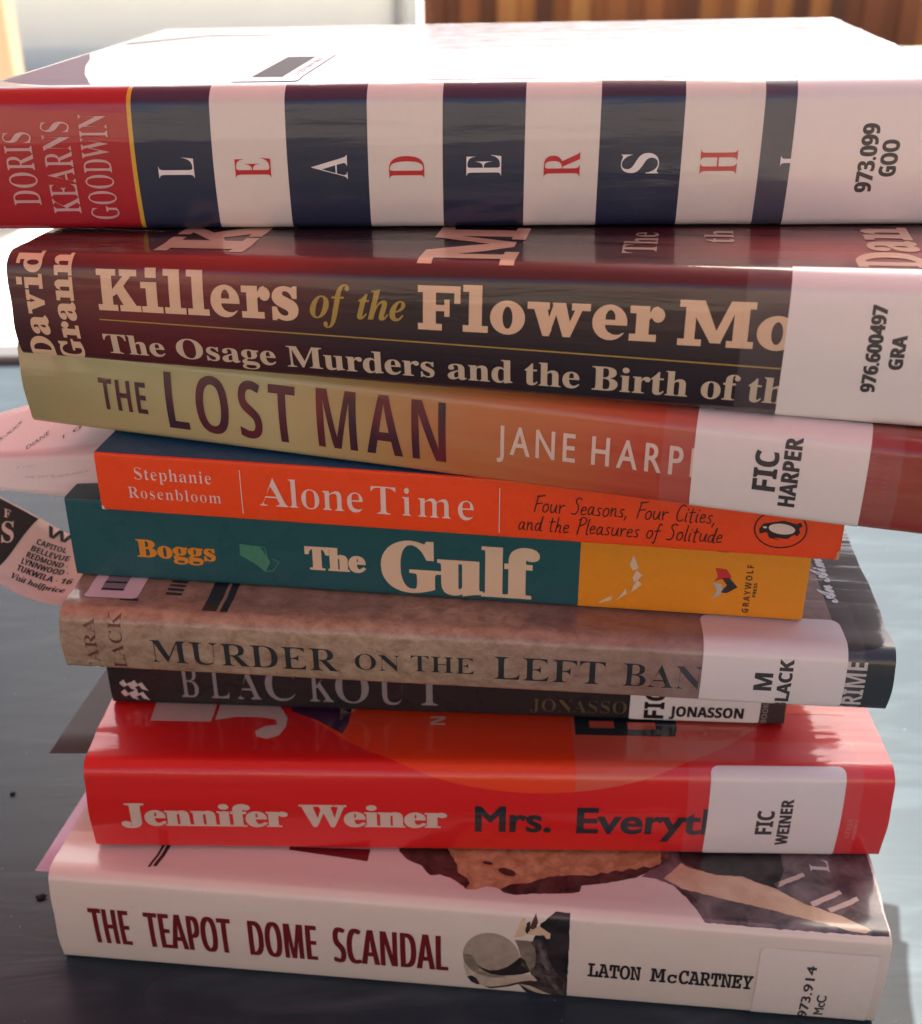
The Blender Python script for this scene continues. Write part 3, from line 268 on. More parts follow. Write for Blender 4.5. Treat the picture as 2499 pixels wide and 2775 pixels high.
  105: (172, [[149,183,159,189,166,198,168,209,166,218,161,225,153,229,144,231,131,229,121,223,114,214,112,203,113,194,119,187,127,182,137,181], [135,56,115,37,100,25,89,18,81,16,79,17,79,20,84,33,99,62,150,154,80,150,61,128,41,107,27,95,37,85,51,98,62,110,35,59,28,42,26,31,28,16,35,5,47,-1,64,-4,80,-1,96,5,116,19,145,46]]),
  109: (401, [[74,0,128,74,168,118,193,133,196,132,197,128,194,119,184,101,159,63,113,-4,188,0,233,63,267,105,293,129,312,138,313,137,314,135,309,124,295,105,274,78,268,68,263,59,261,49,260,39,263,22,270,8,282,0,296,-3,304,-2,312,0,328,9,345,22,372,46,362,56,342,38,327,25,316,18,310,16,307,17,307,21,310,30,319,42,331,57,343,76,351,95,354,114,351,132,344,144,332,152,317,154,293,148,265,129,233,98,236,121,234,135,229,145,220,152,210,154,187,148,159,129,127,98,131,121,128,139,121,149,110,153,91,149,72,137,29,95,38,85,64,110,74,118,76,117,77,114,72,104,58,82,34,46,-1,-4]]),
  110: (289, [[74,0,120,62,140,86,158,105,187,129,206,138,208,137,209,135,208,133,207,131,178,98,161,77,153,62,149,51,148,39,151,22,158,8,170,0,184,-3,192,-2,200,0,216,9,233,22,260,46,250,56,230,38,215,25,204,18,198,16,195,17,195,21,197,29,206,41,224,63,240,89,245,101,247,112,245,130,237,143,226,151,212,154,187,148,159,129,127,98,130,119,128,138,121,149,110,153,91,149,72,137,29,95,38,85,64,110,74,118,76,117,77,114,72,104,58,82,34,46,-1,-4]]),
  114: (205, [[168,57,147,37,132,25,121,18,115,16,109,17,108,22,110,30,116,40,127,56,142,77,155,97,160,112,158,121,152,128,143,134,132,137,107,141,91,144,86,150,86,153,87,157,86,164,79,165,75,164,71,161,66,149,61,125,45,110,27,95,37,85,57,103,76,121,89,121,110,123,93,110,79,95,66,79,57,63,51,48,50,35,53,19,64,7,80,0,101,-3,115,-1,128,5,146,18,177,46]]),
 },
 'S': {
  45: (162, [[142,134,20,134,20,87,142,87]]),
  46: (109, [[55,56,39,51,29,41,25,26,29,10,39,0,55,-5,70,0,80,10,85,26,80,41,70,51]]),
  48: (286, [[171,-3,196,5,216,17,232,34,245,55,255,80,264,125,268,179,264,232,254,277,237,314,220,335,198,350,172,359,143,363,114,360,90,353,70,341,53,324,40,303,30,278,21,232,18,179,21,125,31,80,48,44,65,22,87,7,112,-2,143,-5], [126,59,113,70,104,87,96,125,93,179,96,232,104,271,113,288,126,298,143,302,159,298,172,288,182,271,190,232,193,179,190,125,182,87,172,70,159,59,143,56]]),
  49: (286, [[207,0,207,357,145,357,30,266,66,220,107,253,122,267,133,278,132,241,131,207,131,0]]),
  50: (286, [[270,0,270,64,114,64,114,67,160,110,214,164,233,188,248,212,257,237,260,266,256,292,246,315,229,334,207,349,179,359,147,362,117,360,92,355,70,346,52,336,19,311,60,263,81,278,101,290,121,297,141,299,159,296,173,289,182,275,185,257,183,240,177,224,167,207,153,189,110,143,20,53,20,0]]),
  51: (286, [[167,-1,204,9,231,26,251,48,262,75,266,104,264,126,256,145,244,161,227,173,205,181,179,187,179,188,208,200,233,218,246,234,253,254,256,277,252,302,241,323,223,340,199,352,170,360,136,362,100,360,69,352,42,341,20,327,55,275,86,292,107,299,131,301,154,298,170,290,179,277,182,261,180,247,175,236,166,226,152,219,131,214,102,213,74,213,74,155,101,155,131,153,153,149,169,143,180,134,185,122,187,109,183,86,171,69,148,59,114,55,92,57,67,61,43,68,19,79,19,15,50,4,85,-3,122,-5]]),
  52: (286, [[235,0,235,74,278,74,278,133,235,133,235,357,165,357,9,127,9,74,161,74,161,0], [141,232,153,251,162,271,164,271,163,252,162,221,161,193,161,133,75,133]]),
  53: (286, [[164,-1,199,10,227,28,247,53,259,84,263,120,259,152,248,179,231,200,208,216,181,225,150,228,123,227,105,223,111,293,239,293,239,357,45,357,32,175,62,159,87,164,116,167,141,165,161,158,176,148,184,132,187,113,185,95,179,81,169,70,148,60,118,57,94,58,69,63,45,71,25,80,25,15,45,6,68,0,93,-4,121,-5]]),
  54: (286, [[183,-1,212,10,237,28,255,53,266,83,270,119,266,152,257,180,242,203,222,219,197,229,168,232,140,229,119,220,102,207,90,191,87,191,91,222,99,249,112,271,133,288,162,299,202,302,224,301,245,297,245,358,221,360,197,361,155,358,121,349,92,335,69,317,51,295,38,269,28,242,22,213,19,182,18,152,22,103,35,63,55,33,82,12,113,-1,148,-5], [130,58,117,66,106,78,99,92,94,108,93,125,94,136,100,148,108,158,119,167,133,172,148,174,169,170,185,159,194,141,197,118,193,90,183,71,167,59,147,56]]),
  55: (286, [[135,0,270,310,270,357,14,357,14,294,190,294,56,0]]),
  56: (286, [[178,-2,208,7,233,21,252,41,264,65,268,93,265,115,257,134,245,151,229,165,212,178,193,189,218,204,239,223,252,246,257,275,253,302,241,324,223,340,200,352,173,359,143,362,114,359,87,352,63,340,45,324,33,302,29,276,33,247,45,223,64,203,86,187,60,170,38,150,26,133,20,114,18,91,21,63,32,40,50,21,75,6,106,-2,143,-5], [127,229,113,240,103,253,100,270,103,286,112,297,126,304,143,307,160,304,174,297,183,286,186,270,183,253,173,239,159,229,143,220], [118,54,101,63,91,77,88,95,91,114,102,130,119,144,140,156,146,152,170,137,181,128,190,118,196,107,198,95,195,77,184,62,167,54,142,51]]),
  57: (286, [[130,-2,165,7,193,21,216,39,234,62,248,87,257,114,264,144,267,174,268,205,264,253,251,293,230,323,204,344,172,357,138,361,103,357,73,346,49,328,31,303,20,273,16,237,19,204,28,176,44,154,64,137,88,127,117,124,146,127,168,136,183,149,196,166,199,166,195,135,187,108,173,85,153,68,123,58,84,54,62,56,41,59,41,-2,65,-4,89,-5], [116,186,101,197,92,215,89,238,92,266,103,286,119,297,139,301,156,298,169,290,180,279,187,264,192,248,193,232,191,220,186,208,178,198,167,190,153,184,138,182]]),
  65: (345, [[82,0,108,85,238,85,264,0,345,0,219,359,126,359,0,0], [152,232,158,250,166,278,173,303,179,280,187,253,193,232,220,149,127,149]]),
  66: (336, [[179,0,216,3,248,12,275,28,294,48,306,74,310,104,307,129,301,149,291,164,278,175,263,182,246,187,246,190,269,198,286,215,297,238,301,267,296,297,284,320,264,337,236,348,200,355,156,357,45,357,45,0], [121,295,161,295,189,293,208,286,219,274,223,257,220,239,210,226,192,218,165,216,121,216], [121,156,168,156,198,152,217,143,228,129,231,111,228,91,218,76,199,66,170,62,121,62]]),
  67: (319, [[217,-4,241,-1,264,5,288,14,288,77,240,63,218,59,197,58,168,61,145,72,128,89,116,113,109,142,107,178,110,213,117,242,130,267,148,285,170,295,197,299,216,297,236,292,277,275,301,337,276,347,250,355,223,360,197,362,162,359,132,352,105,339,82,321,63,299,49,274,38,244,31,213,29,178,33,126,46,82,59,56,77,35,99,18,125,5,155,-2,190,-5]]),
  68: (370, [[146,0,190,3,228,11,262,26,290,46,312,71,328,103,338,140,341,182,338,218,331,250,318,278,301,302,280,322,254,337,225,348,193,355,157,357,45,357,45,0], [121,295,161,295,191,292,217,283,237,267,251,245,260,216,263,180,259,144,250,115,235,92,214,76,186,66,153,62,121,62]]),
  69: (280, [[251,0,251,62,121,62,121,155,242,155,242,217,121,217,121,295,251,295,251,357,45,357,45,0]]),
  70: (275, [[120,0,120,141,241,141,241,203,120,203,120,295,250,295,250,357,45,357,45,0]]),
  71: (362, [[231,-4,264,1,293,7,322,16,322,201,181,201,181,138,248,138,248,63,227,60,200,58,170,62,147,73,129,91,117,116,109,145,107,178,110,212,120,242,136,266,158,284,184,295,215,299,238,298,259,294,279,287,297,280,322,340,298,349,272,356,244,361,216,362,178,360,144,352,114,340,89,322,67,301,51,276,39,247,31,215,29,179,32,137,40,100,53,68,72,42,96,21,124,7,157,-2,195,-5]]),
  72: (383, [[121,0,121,154,262,154,262,0,338,0,338,357,262,357,262,217,121,217,121,357,45,357,45,0]]),
  73: (195, [[179,0,179,43,135,63,135,294,179,314,179,357,16,357,16,314,60,294,60,63,16,43,16,0]]),
  74: (166, [[39,-102,67,-92,89,-76,106,-51,117,-19,121,23,121,357,45,357,45,23,44,0,39,-18,32,-29,22,-37,11,-40,-2,-42,-20,-40,-37,-37,-37,-100,-18,-103,8,-105]]),
  75: (332, [[121,0,121,128,153,151,246,0,332,0,207,199,331,357,247,357,151,236,135,215,121,194,121,357,45,357,45,0]]),
  76: (282, [[266,0,266,62,121,62,121,357,45,357,45,0]]),
  77: (471, [[113,0,113,166,112,207,110,250,108,280,110,280,196,0,266,0,358,280,360,280,358,250,357,208,356,169,356,0,427,0,427,357,324,357,234,84,233,84,148,357,45,357,45,0]]),
  78: (406, [[113,0,113,168,111,219,108,270,110,270,266,0,362,0,362,357,294,357,294,188,295,139,297,90,296,90,141,357,45,357,45,0]]),
  79: (398, [[236,-2,268,5,295,18,318,35,336,57,351,82,364,127,369,179,364,231,351,276,336,301,318,323,295,340,268,352,236,360,200,363,163,360,131,352,103,340,80,323,62,301,47,276,34,231,29,180,34,128,47,83,62,57,80,35,103,18,131,5,163,-2,199,-5], [170,62,147,73,130,91,118,115,111,144,109,179,111,214,118,243,130,268,147,285,170,296,200,300,229,296,252,285,269,268,280,243,287,214,290,179,287,144,280,115,269,91,251,73,228,62,199,59]]),
  80: (314, [[121,0,121,127,153,127,200,131,235,144,261,163,279,187,288,215,292,246,288,278,277,305,260,327,234,344,201,354,159,357,45,357,45,0], [121,295,155,295,181,292,200,282,211,266,215,243,213,226,207,212,196,202,174,192,146,189,121,189]]),
  81: (398, [[367,-85,281,11,308,27,331,49,348,75,359,106,367,141,369,179,364,231,351,276,336,301,318,323,295,340,268,352,236,360,200,363,163,360,131,352,103,340,80,323,62,301,47,276,34,231,29,180,34,128,47,83,62,57,80,35,103,18,131,5,163,-2,199,-5,205,-5,270,-85], [170,62,147,73,130,91,118,115,111,144,109,179,111,214,118,243,130,268,147,285,170,296,200,300,229,296,252,285,269,268,280,243,287,214,290,179,287,144,280,115,269,91,251,73,228,62,199,59]]),
  82: (330, [[121,0,121,137,161,137,246,0,330,0,225,156,242,165,258,176,272,190,282,207,289,227,292,250,288,283,276,310,257,331,229,345,193,354,149,357,45,357,45,0], [121,295,144,295,176,292,198,284,207,275,213,263,215,248,211,227,199,211,177,202,145,199,121,199]]),
  83: (275, [[163,-2,195,8,221,23,240,44,252,69,256,99,253,125,245,146,232,164,215,179,194,193,169,206,139,221,118,233,105,246,101,263,104,278,113,289,127,297,146,299,166,298,186,294,230,278,254,337,227,348,201,356,175,360,148,362,113,359,84,350,60,335,41,315,31,290,27,261,29,238,36,219,45,202,57,189,71,177,85,168,112,154,139,141,162,128,177,114,182,96,179,80,170,68,154,60,130,58,103,60,76,67,23,87,23,16,54,5,88,-3,124,-5]]),
  84: (289, [[183,0,183,294,280,294,280,357,10,357,10,294,107,294,107,0]]),
  85: (378, [[233,-1,270,12,299,33,319,59,331,91,336,126,336,357,260,357,260,139,258,114,253,93,243,78,230,67,212,61,190,59,168,61,150,67,136,77,126,91,120,112,118,139,118,357,43,357,43,127,47,90,59,58,80,31,108,11,144,-1,188,-5]]),
  86: (325, [[204,0,325,357,249,357,181,145,176,124,168,93,163,66,157,93,149,124,144,145,77,357,0,357,121,0]]),
  87: (484, [[177,0,225,187,229,204,234,228,239,253,242,271,245,253,249,228,254,204,258,188,307,0,393,0,484,357,409,357,364,162,357,133,351,98,346,69,342,98,335,132,330,157,278,357,206,357,154,157,149,132,142,98,138,69,133,98,127,133,120,162,75,357,0,357,91,0]]),
  88: (334, [[81,0,164,135,247,0,334,0,213,180,325,357,244,357,168,229,91,357,8,357,119,184,0,0]]),
  89: (312, [[194,0,194,139,312,357,231,357,156,210,82,357,0,357,119,137,119,0]]),
  90: (290, [[278,0,278,62,102,62,273,308,273,357,16,357,16,295,183,295,12,49,12,0]]),
  115: (249, [[148,-3,178,5,200,17,217,34,226,55,230,81,227,103,220,121,209,135,194,146,175,156,154,166,117,182,107,188,101,193,98,199,97,205,100,215,111,221,130,223,148,222,166,217,204,203,227,257,202,266,179,273,155,277,131,278,100,276,74,270,52,259,36,244,26,225,23,202,25,181,31,164,41,150,55,138,74,127,97,116,136,98,146,91,152,86,155,80,156,73,154,64,147,56,134,51,116,50,94,51,71,56,46,63,23,73,23,11,44,4,64,-1,87,-4,113,-5]]),
 },
 'P': {
  45: (162, [[142,134,20,134,20,87,142,87]]),
  46: (109, [[55,56,39,51,29,41,25,26,29,10,39,0,55,-5,70,0,80,10,85,26,80,41,70,51]]),
  48: (250, [[235,171,231,220,221,263,205,297,183,323,156,340,125,346,94,340,67,323,45,297,29,263,19,220,15,171,19,121,29,78,45,44,67,18,94,1,125,-5,156,1,183,18,205,44,221,78,231,121], [186,171,183,126,175,91,163,64,146,48,125,42,104,48,87,64,75,91,67,126,64,171,67,215,75,250,87,277,104,293,125,299,146,293,163,277,175,250,183,215]]),
  49: (250, [[150,341,101,341,101,0,150,0]]),
  50: (250, [[233,47,103,47,151,107,184,156,203,198,209,239,205,269,195,295,180,316,159,332,134,342,105,346,78,342,51,331,24,313,24,252,44,273,64,288,83,295,101,298,124,293,143,280,155,259,160,234,157,208,149,185,136,161,79,81,17,4,17,0,233,0]]),
  51: (250, [[41,285,71,296,99,299,123,295,142,285,153,269,158,248,153,227,141,212,120,202,90,199,90,154,116,152,137,144,151,132,160,116,163,97,159,74,148,57,131,46,108,42,83,45,58,53,32,68,32,15,69,1,105,-5,134,-1,160,9,182,24,198,45,208,70,212,99,209,125,200,149,185,168,163,180,183,194,196,210,204,231,207,257,202,286,189,311,168,330,140,341,106,346,71,342,41,331]]),
  52: (250, [[199,346,178,346,6,135,6,112,150,112,150,0,199,0,199,112,236,112,236,156,199,156], [149,253,150,253,150,156,71,156]]),
  53: (250, [[202,341,51,341,51,164,85,168,115,166,138,157,156,142,166,124,170,104,164,80,149,60,127,47,100,42,75,45,50,53,25,67,25,16,53,4,80,-2,108,-5,138,-1,165,10,187,26,204,48,215,75,219,105,215,135,204,161,186,183,161,200,131,210,95,212,95,297,202,297]]),
  54: (250, [[159,346,118,314,84,279,57,241,38,201,26,159,22,117,26,83,36,53,52,29,74,11,101,-1,132,-5,163,1,191,15,213,38,227,66,233,98,228,130,215,157,194,178,168,192,137,197,107,193,84,183,99,219,123,253,153,283,188,308], [73,133,100,147,127,151,150,147,167,136,179,119,184,98,180,75,168,57,151,46,129,42,108,46,90,58,77,76,70,102]]),
  55: (250, [[245,341,25,341,25,295,172,295,47,15,91,-5]]),
  56: (250, [[234,92,231,117,222,140,207,159,187,174,210,196,224,221,229,247,224,278,210,306,189,327,161,341,128,346,95,341,66,327,44,306,29,279,24,248,29,220,43,195,65,174,43,158,28,140,19,118,16,93,21,61,37,35,60,14,91,0,126,-5,161,0,190,14,214,34,229,61], [180,248,176,228,164,212,147,201,127,197,106,201,89,212,77,229,73,249,77,269,88,285,105,295,128,299,149,295,165,284,176,268], [185,96,181,76,170,58,151,46,125,42,101,46,82,57,69,74,65,96,69,118,82,135,101,146,126,150,150,146,168,135,181,118]]),
  57: (250, [[94,-5,138,30,176,72,205,120,224,171,231,221,227,255,216,285,200,310,178,329,152,341,122,346,92,342,67,331,46,314,31,293,21,270,18,245,23,213,36,186,57,164,84,150,115,145,142,149,168,160,155,127,134,93,103,61,64,32], [67,245,71,267,83,284,101,295,123,299,145,294,163,281,176,261,180,238,180,225,178,210,150,196,125,192,102,196,84,207,72,224]]),
  65: (334, [[181,343,147,343,0,0,50,0,93,101,238,101,284,0,334,0], [163,268,218,145,112,145]]),
  66: (282, [[38,0,155,0,193,4,223,14,245,30,260,49,269,70,272,91,268,117,257,139,240,158,218,172,190,180,190,181,213,194,229,210,238,230,242,254,239,275,231,296,217,314,196,328,170,338,137,341,38,341], [87,297,132,297,155,295,172,288,183,277,189,264,191,250,188,230,180,215,165,204,145,197,119,195,87,195], [87,151,146,151,173,148,194,141,209,130,218,115,221,98,219,83,212,68,199,56,178,47,148,44,87,44]]),
  67: (354, [[328,318,285,333,247,343,211,346,166,341,126,328,92,307,63,280,42,247,29,208,24,166,27,138,35,109,48,80,68,54,94,30,125,12,163,0,208,-5,256,-1,296,10,332,26,332,79,292,58,252,45,213,41,174,45,140,57,113,77,92,102,79,134,75,170,79,206,92,237,113,263,141,283,173,296,211,301,249,297,288,285,328,265]]),
  68: (375, [[38,0,171,0,216,5,256,18,289,40,316,67,336,98,348,134,352,171,349,201,341,231,328,260,309,286,283,308,252,326,214,337,171,341,38,341], [87,297,163,297,200,294,232,284,257,269,277,249,291,226,299,199,302,171,300,150,294,127,283,103,265,81,241,62,208,49,165,44,87,44]]),
  69: (250, [[231,341,38,341,38,0,236,0,236,44,87,44,87,150,226,150,226,194,87,194,87,297,231,297]]),
  70: (235, [[220,341,38,341,38,0,87,0,87,159,220,159,220,203,87,203,87,297,220,297]]),
  71: (370, [[337,168,222,168,222,124,288,124,288,54,252,44,214,41,175,45,142,57,114,77,93,103,80,134,76,170,80,205,93,237,114,263,140,283,172,296,207,301,248,297,289,285,330,267,330,317,283,334,245,343,208,346,165,341,126,328,92,307,64,280,43,248,30,210,25,169,30,127,43,90,64,58,91,32,125,12,164,0,207,-5,251,-2,293,7,337,24]]),
  72: (365, [[327,341,278,341,278,193,87,193,87,341,38,341,38,0,87,0,87,149,278,149,278,0,327,0]]),
  73: (125, [[87,341,38,341,38,0,87,0]]),
  74: (125, [[87,341,38,341,38,11,37,-18,33,-40,24,-56,7,-65,-19,-69,-31,-69,-22,-114,-7,-115,24,-111,48,-100,66,-83,78,-61,85,-34,87,-4]]),
  75: (328, [[143,180,291,341,230,341,87,185,87,341,38,341,38,0,87,0,87,169,260,0,328,0]]),
  76: (245, [[86,341,37,341,37,0,240,0,240,44,86,44]]),
  77: (390, [[355,341,309,341,196,201,83,341,37,341,37,0,86,0,86,266,87,266,192,134,200,134,305,266,306,266,306,0,355,0]]),
  78: (390, [[353,341,307,341,307,77,76,341,37,341,37,0,83,0,83,263,311,0,353,0]]),
  79: (412, [[23,171,27,132,39,95,59,63,86,35,120,14,159,0,205,-5,251,0,292,14,326,35,353,63,373,96,385,132,389,171,385,210,372,247,352,279,325,307,291,327,251,341,206,346,161,341,121,327,87,306,60,279,39,247,27,210], [73,171,78,206,90,238,111,264,137,283,169,296,206,301,242,296,274,283,301,264,321,238,334,206,339,171,334,135,321,104,301,78,274,58,242,45,206,41,169,45,137,58,111,78,90,104,78,135]]),
  80: (255, [[35,341,35,0,84,0,84,148,135,148,171,151,200,160,222,175,238,194,247,217,250,243,247,269,238,292,224,312,203,328,175,337,142,341], [84,297,142,297,165,294,181,286,192,274,198,260,200,245,195,222,183,206,164,195,140,192,84,192]]),
  81: (412, [[248,0,287,12,321,33,350,60,372,92,385,129,390,170,385,211,372,248,351,281,324,308,291,328,253,341,211,346,165,341,125,329,90,309,62,283,40,250,27,213,23,171,27,129,41,92,62,59,91,32,126,12,166,0,202,-25,242,-46,286,-61,333,-70,377,-26,376,-25,341,-28,300,-20,248,-1,248,1], [209,301,244,296,276,283,302,263,322,236,335,205,340,169,335,135,323,105,303,79,277,58,246,45,210,41,168,45,134,59,107,79,88,106,77,136,73,170,75,193,82,218,94,243,112,265,137,284,169,296]]),
  82: (302, [[39,341,39,0,88,0,88,148,108,148,126,146,146,135,169,112,199,70,244,0,302,0,275,37,256,68,231,106,207,138,180,162,204,176,222,194,233,218,237,246,233,273,223,296,206,315,184,329,157,338,125,341], [88,299,119,299,144,297,163,290,176,279,183,265,186,248,184,231,178,216,165,203,146,195,119,192,88,192]]),
  83: (229, [[200,322,175,335,149,343,124,346,89,341,60,329,38,311,25,285,20,255,31,214,58,184,94,160,129,138,157,113,168,83,164,68,154,54,137,44,112,40,87,43,64,52,42,68,22,89,22,27,51,9,83,-1,118,-5,149,0,175,13,195,32,208,58,213,88,205,128,184,158,155,181,124,200,95,217,74,236,66,261,70,277,81,290,98,299,120,302,144,298,171,287,200,266]]),
  84: (302, [[294,341,9,341,9,297,127,297,127,0,176,0,176,297,294,297]]),
  85: (354, [[324,341,275,341,275,143,273,113,267,88,254,68,234,54,207,44,174,41,146,44,121,53,100,70,88,86,81,108,80,140,80,341,31,341,31,129,35,92,46,62,64,37,86,19,113,6,142,-2,173,-5,213,-1,247,8,275,24,296,44,312,70,321,100,324,134]]),
  86: (302, [[302,341,254,341,152,102,49,341,0,341,148,-3,158,-3]]),
  87: (521, [[521,341,472,341,379,106,284,341,238,341,143,106,49,341,0,341,138,-3,148,-3,261,276,373,-3,382,-3]]),
  88: (354, [[344,341,285,341,178,211,71,341,12,341,148,177,1,0,61,0,178,141,294,0,353,0,208,177]]),
  89: (302, [[151,224,59,341,0,341,127,181,127,0,176,0,176,180,302,341,243,341]]),
  90: (323, [[225,297,8,0,316,0,316,44,99,44,316,341,22,341,22,297]]),
  97: (214, [[206,40,192,31,182,28,176,31,174,40,174,155,169,182,158,203,140,218,118,226,92,229,62,226,37,216,18,199,18,150,40,171,64,183,89,187,106,185,119,178,126,165,129,148,129,136,90,122,68,113,47,104,30,91,18,74,13,51,17,30,28,12,45,0,68,-5,88,-2,109,6,128,19,135,5,146,-2,163,-5,182,-1,206,13], [129,46,110,32,90,27,73,31,62,42,58,59,64,76,79,90,102,101,129,111]]),
  98: (250, [[74,341,30,341,30,13,68,0,113,-5,148,-1,177,10,201,28,219,52,229,82,233,117,228,153,215,184,194,208,168,224,136,229,114,227,94,220,74,209], [74,166,92,180,108,187,125,189,146,185,163,175,176,159,185,137,188,111,184,87,175,66,160,51,141,41,119,38,97,40,74,45]]),
  99: (219, [[197,214,166,225,132,229,100,225,73,214,51,196,34,172,24,143,21,108,24,77,35,50,52,27,75,10,103,-1,135,-5,171,-1,202,9,202,53,170,41,142,38,116,41,95,50,80,66,69,86,66,112,69,137,78,158,93,174,112,184,135,188,154,186,173,179,197,166]]),
  100: (255, [[226,341,181,341,181,220,156,227,134,229,103,225,76,215,53,198,36,175,26,148,22,118,25,84,35,55,51,32,73,14,100,4,131,0,226,0], [181,38,136,38,109,41,90,51,77,67,70,87,68,111,71,137,80,159,96,175,116,185,140,189,160,187,181,181]]),
  101: (240, [[219,65,193,50,167,41,141,38,117,41,97,49,82,63,71,81,65,106,223,106,220,143,211,174,197,198,177,215,153,226,126,229,96,225,71,215,50,198,34,175,24,147,21,115,24,85,33,56,49,32,70,13,97,0,130,-5,164,-2,192,7,219,22], [66,135,73,159,86,176,104,187,127,191,148,187,164,176,175,158,179,135]]),
  102: (125, [[148,341,121,346,99,344,80,336,65,324,49,304,39,278,36,241,36,225,5,225,5,185,36,185,36,0,81,0,81,185,121,185,121,225,81,225,81,246,83,269,91,287,105,298,128,302,138,301,148,298]]),
  103: (214, [[211,225,118,225,85,221,57,211,37,195,24,173,20,147,23,124,32,105,48,89,70,77,70,76,51,68,38,57,34,44,39,29,57,15,31,6,14,-7,3,-25,0,-47,5,-69,19,-88,41,-102,70,-112,104,-115,140,-112,170,-103,191,-88,205,-68,210,-44,206,-23,195,-5,175,9,145,19,107,28,84,37,76,48,86,61,110,67,140,74,167,91,177,104,185,122,188,141,186,158,178,174,165,190,211,190], [148,147,145,130,136,116,122,108,105,105,87,107,72,116,63,129,60,146,64,161,73,174,87,183,105,186,121,183,135,174,145,162], [167,-47,162,-61,150,-71,131,-77,105,-80,78,-77,58,-71,46,-60,42,-45,46,-31,56,-21,72,-14,93,-11,116,-13,140,-18,159,-29]]),
  104: (250, [[75,341,31,341,31,0,75,0,75,161,95,180,112,190,131,194,149,190,163,179,172,161,175,139,175,0,220,0,220,138,216,171,205,196,189,215,168,225,143,229,118,225,95,213,76,195,75,195]]),
  105: (110, [[77,225,33,225,33,0,77,0], [82,293,78,306,68,315,55,319,42,315,32,306,29,293,32,279,42,270,55,266,68,270,78,279]]),
  106: (110, [[75,225,31,225,31,-33,26,-55,14,-71,-3,-82,31,-115,50,-102,64,-84,72,-61,75,-30], [80,293,76,306,66,315,53,319,40,315,30,306,27,293,30,279,40,270,53,266,66,270,76,279]]),
  107: (240, [[230,225,177,225,78,115,190,0,250,0,134,115], [76,341,31,341,31,0,76,0]]),
  108: (110, [[77,341,33,341,33,0,77,0]]),
  109: (386, [[30,225,30,0,74,0,74,163,92,180,110,189,130,192,146,189,159,179,167,163,171,140,171,0,215,0,215,163,232,178,249,188,265,192,283,188,298,178,308,162,312,139,312,0,356,0,356,141,353,171,343,195,327,213,307,225,282,229,252,223,228,209,207,189,189,211,166,224,140,229,118,225,97,214,74,195,74,225]]),
  110: (250, [[75,225,31,225,31,0,75,0,75,161,95,180,112,190,131,194,149,190,163,179,172,161,175,139,175,0,220,0,220,139,216,172,205,197,188,215,167,225,143,229,118,225,95,213,76,195,75,195]]),
  111: (276, [[137,229,104,225,76,214,52,196,34,173,22,145,18,115,22,82,33,53,51,29,75,11,104,0,137,-5,171,-1,200,11,224,28,243,52,254,81,258,115,254,146,242,174,224,197,199,214,170,225], [136,189,161,185,182,175,198,159,209,139,213,114,209,87,199,65,183,49,162,39,136,36,112,39,92,50,77,66,67,88,64,115,67,139,77,159,92,175,112,185]]),
  112: (250, [[73,6,96,-2,118,-5,150,-1,177,10,200,28,217,51,228,79,232,111,228,145,217,173,200,195,175,211,143,221,106,225,29,225,29,-115,73,-115], [73,185,114,185,140,181,160,172,175,157,184,137,187,111,183,86,173,66,158,50,138,39,115,36,94,38,73,46]]),
  113: (250, [[177,-115,222,-115,222,225,140,225,100,220,70,208,48,191,33,170,24,149,19,128,18,111,22,79,33,51,50,28,73,10,100,-1,132,-5,153,-2,177,4], [177,185,177,43,156,36,135,33,112,37,92,48,77,65,67,86,64,111,68,138,79,159,95,173,115,182,137,185]]),
  114: (198, [[35,225,35,0,79,0,79,118,83,145,95,166,112,181,134,187,153,180,175,165,199,203,180,218,163,226,145,229,124,223,102,205,80,173,79,173,79,225]]),
  115: (192, [[162,211,128,224,96,229,71,226,51,218,35,206,25,189,22,168,33,137,59,113,90,94,116,77,127,60,122,47,111,38,94,35,73,38,48,47,21,64,21,16,48,4,73,-3,99,-5,123,-1,143,7,159,21,169,39,173,62,168,83,152,102,122,125,90,144,73,159,68,170,71,180,81,187,97,190,116,188,138,180,162,167]]),
  116: (167, [[84,271,0,190,0,185,39,185,39,66,42,43,51,24,65,9,86,-1,112,-5,139,0,166,11,166,52,140,40,116,36,105,37,95,43,87,53,84,70,84,185,155,185,155,225,84,225]]),
  117: (250, [[219,0,219,225,174,225,174,64,158,47,140,36,121,33,100,36,86,45,77,61,75,82,75,225,30,225,30,85,34,54,44,29,61,11,82,-1,108,-5,130,0,153,11,174,29,174,0]]),
  118: (219, [[103,-5,118,-5,217,225,170,225,111,87,50,225,2,225]]),
  119: (360, [[197,225,164,225,107,89,48,225,0,225,100,-5,114,-5,180,153,247,-5,261,-5,360,225,312,225,254,89]]),
  120: (250, [[244,225,187,225,123,148,56,225,0,225,95,114,0,0,56,0,123,81,193,0,250,0,151,114]]),
  121: (219, [[219,225,169,225,111,98,51,225,0,225,87,48,11,-115,60,-115]]),
  122: (208, [[202,225,11,225,11,185,125,185,6,0,203,0,203,40,83,40]]),
 },
}
def glyph(f, ch):
    if ch == ' ': return (130, [])
    g = FONT[f].get(ord(ch))
    if g is None:
        if ch == '·': return (140, [[40, 110, 95, 110, 95, 165, 40, 165]])
        if ch == ',': return (130, [[30, 0, 90, 0, 90, 60, 60, -55, 35, -55]])
        if ch == 'Ó':
            a, l = glyph(f, 'O'); return (a, l + [[170, 390, 200, 390, 275, 455, 225, 455]])
        g = FONT['P'].get(ord(ch), (130, []))
    return g
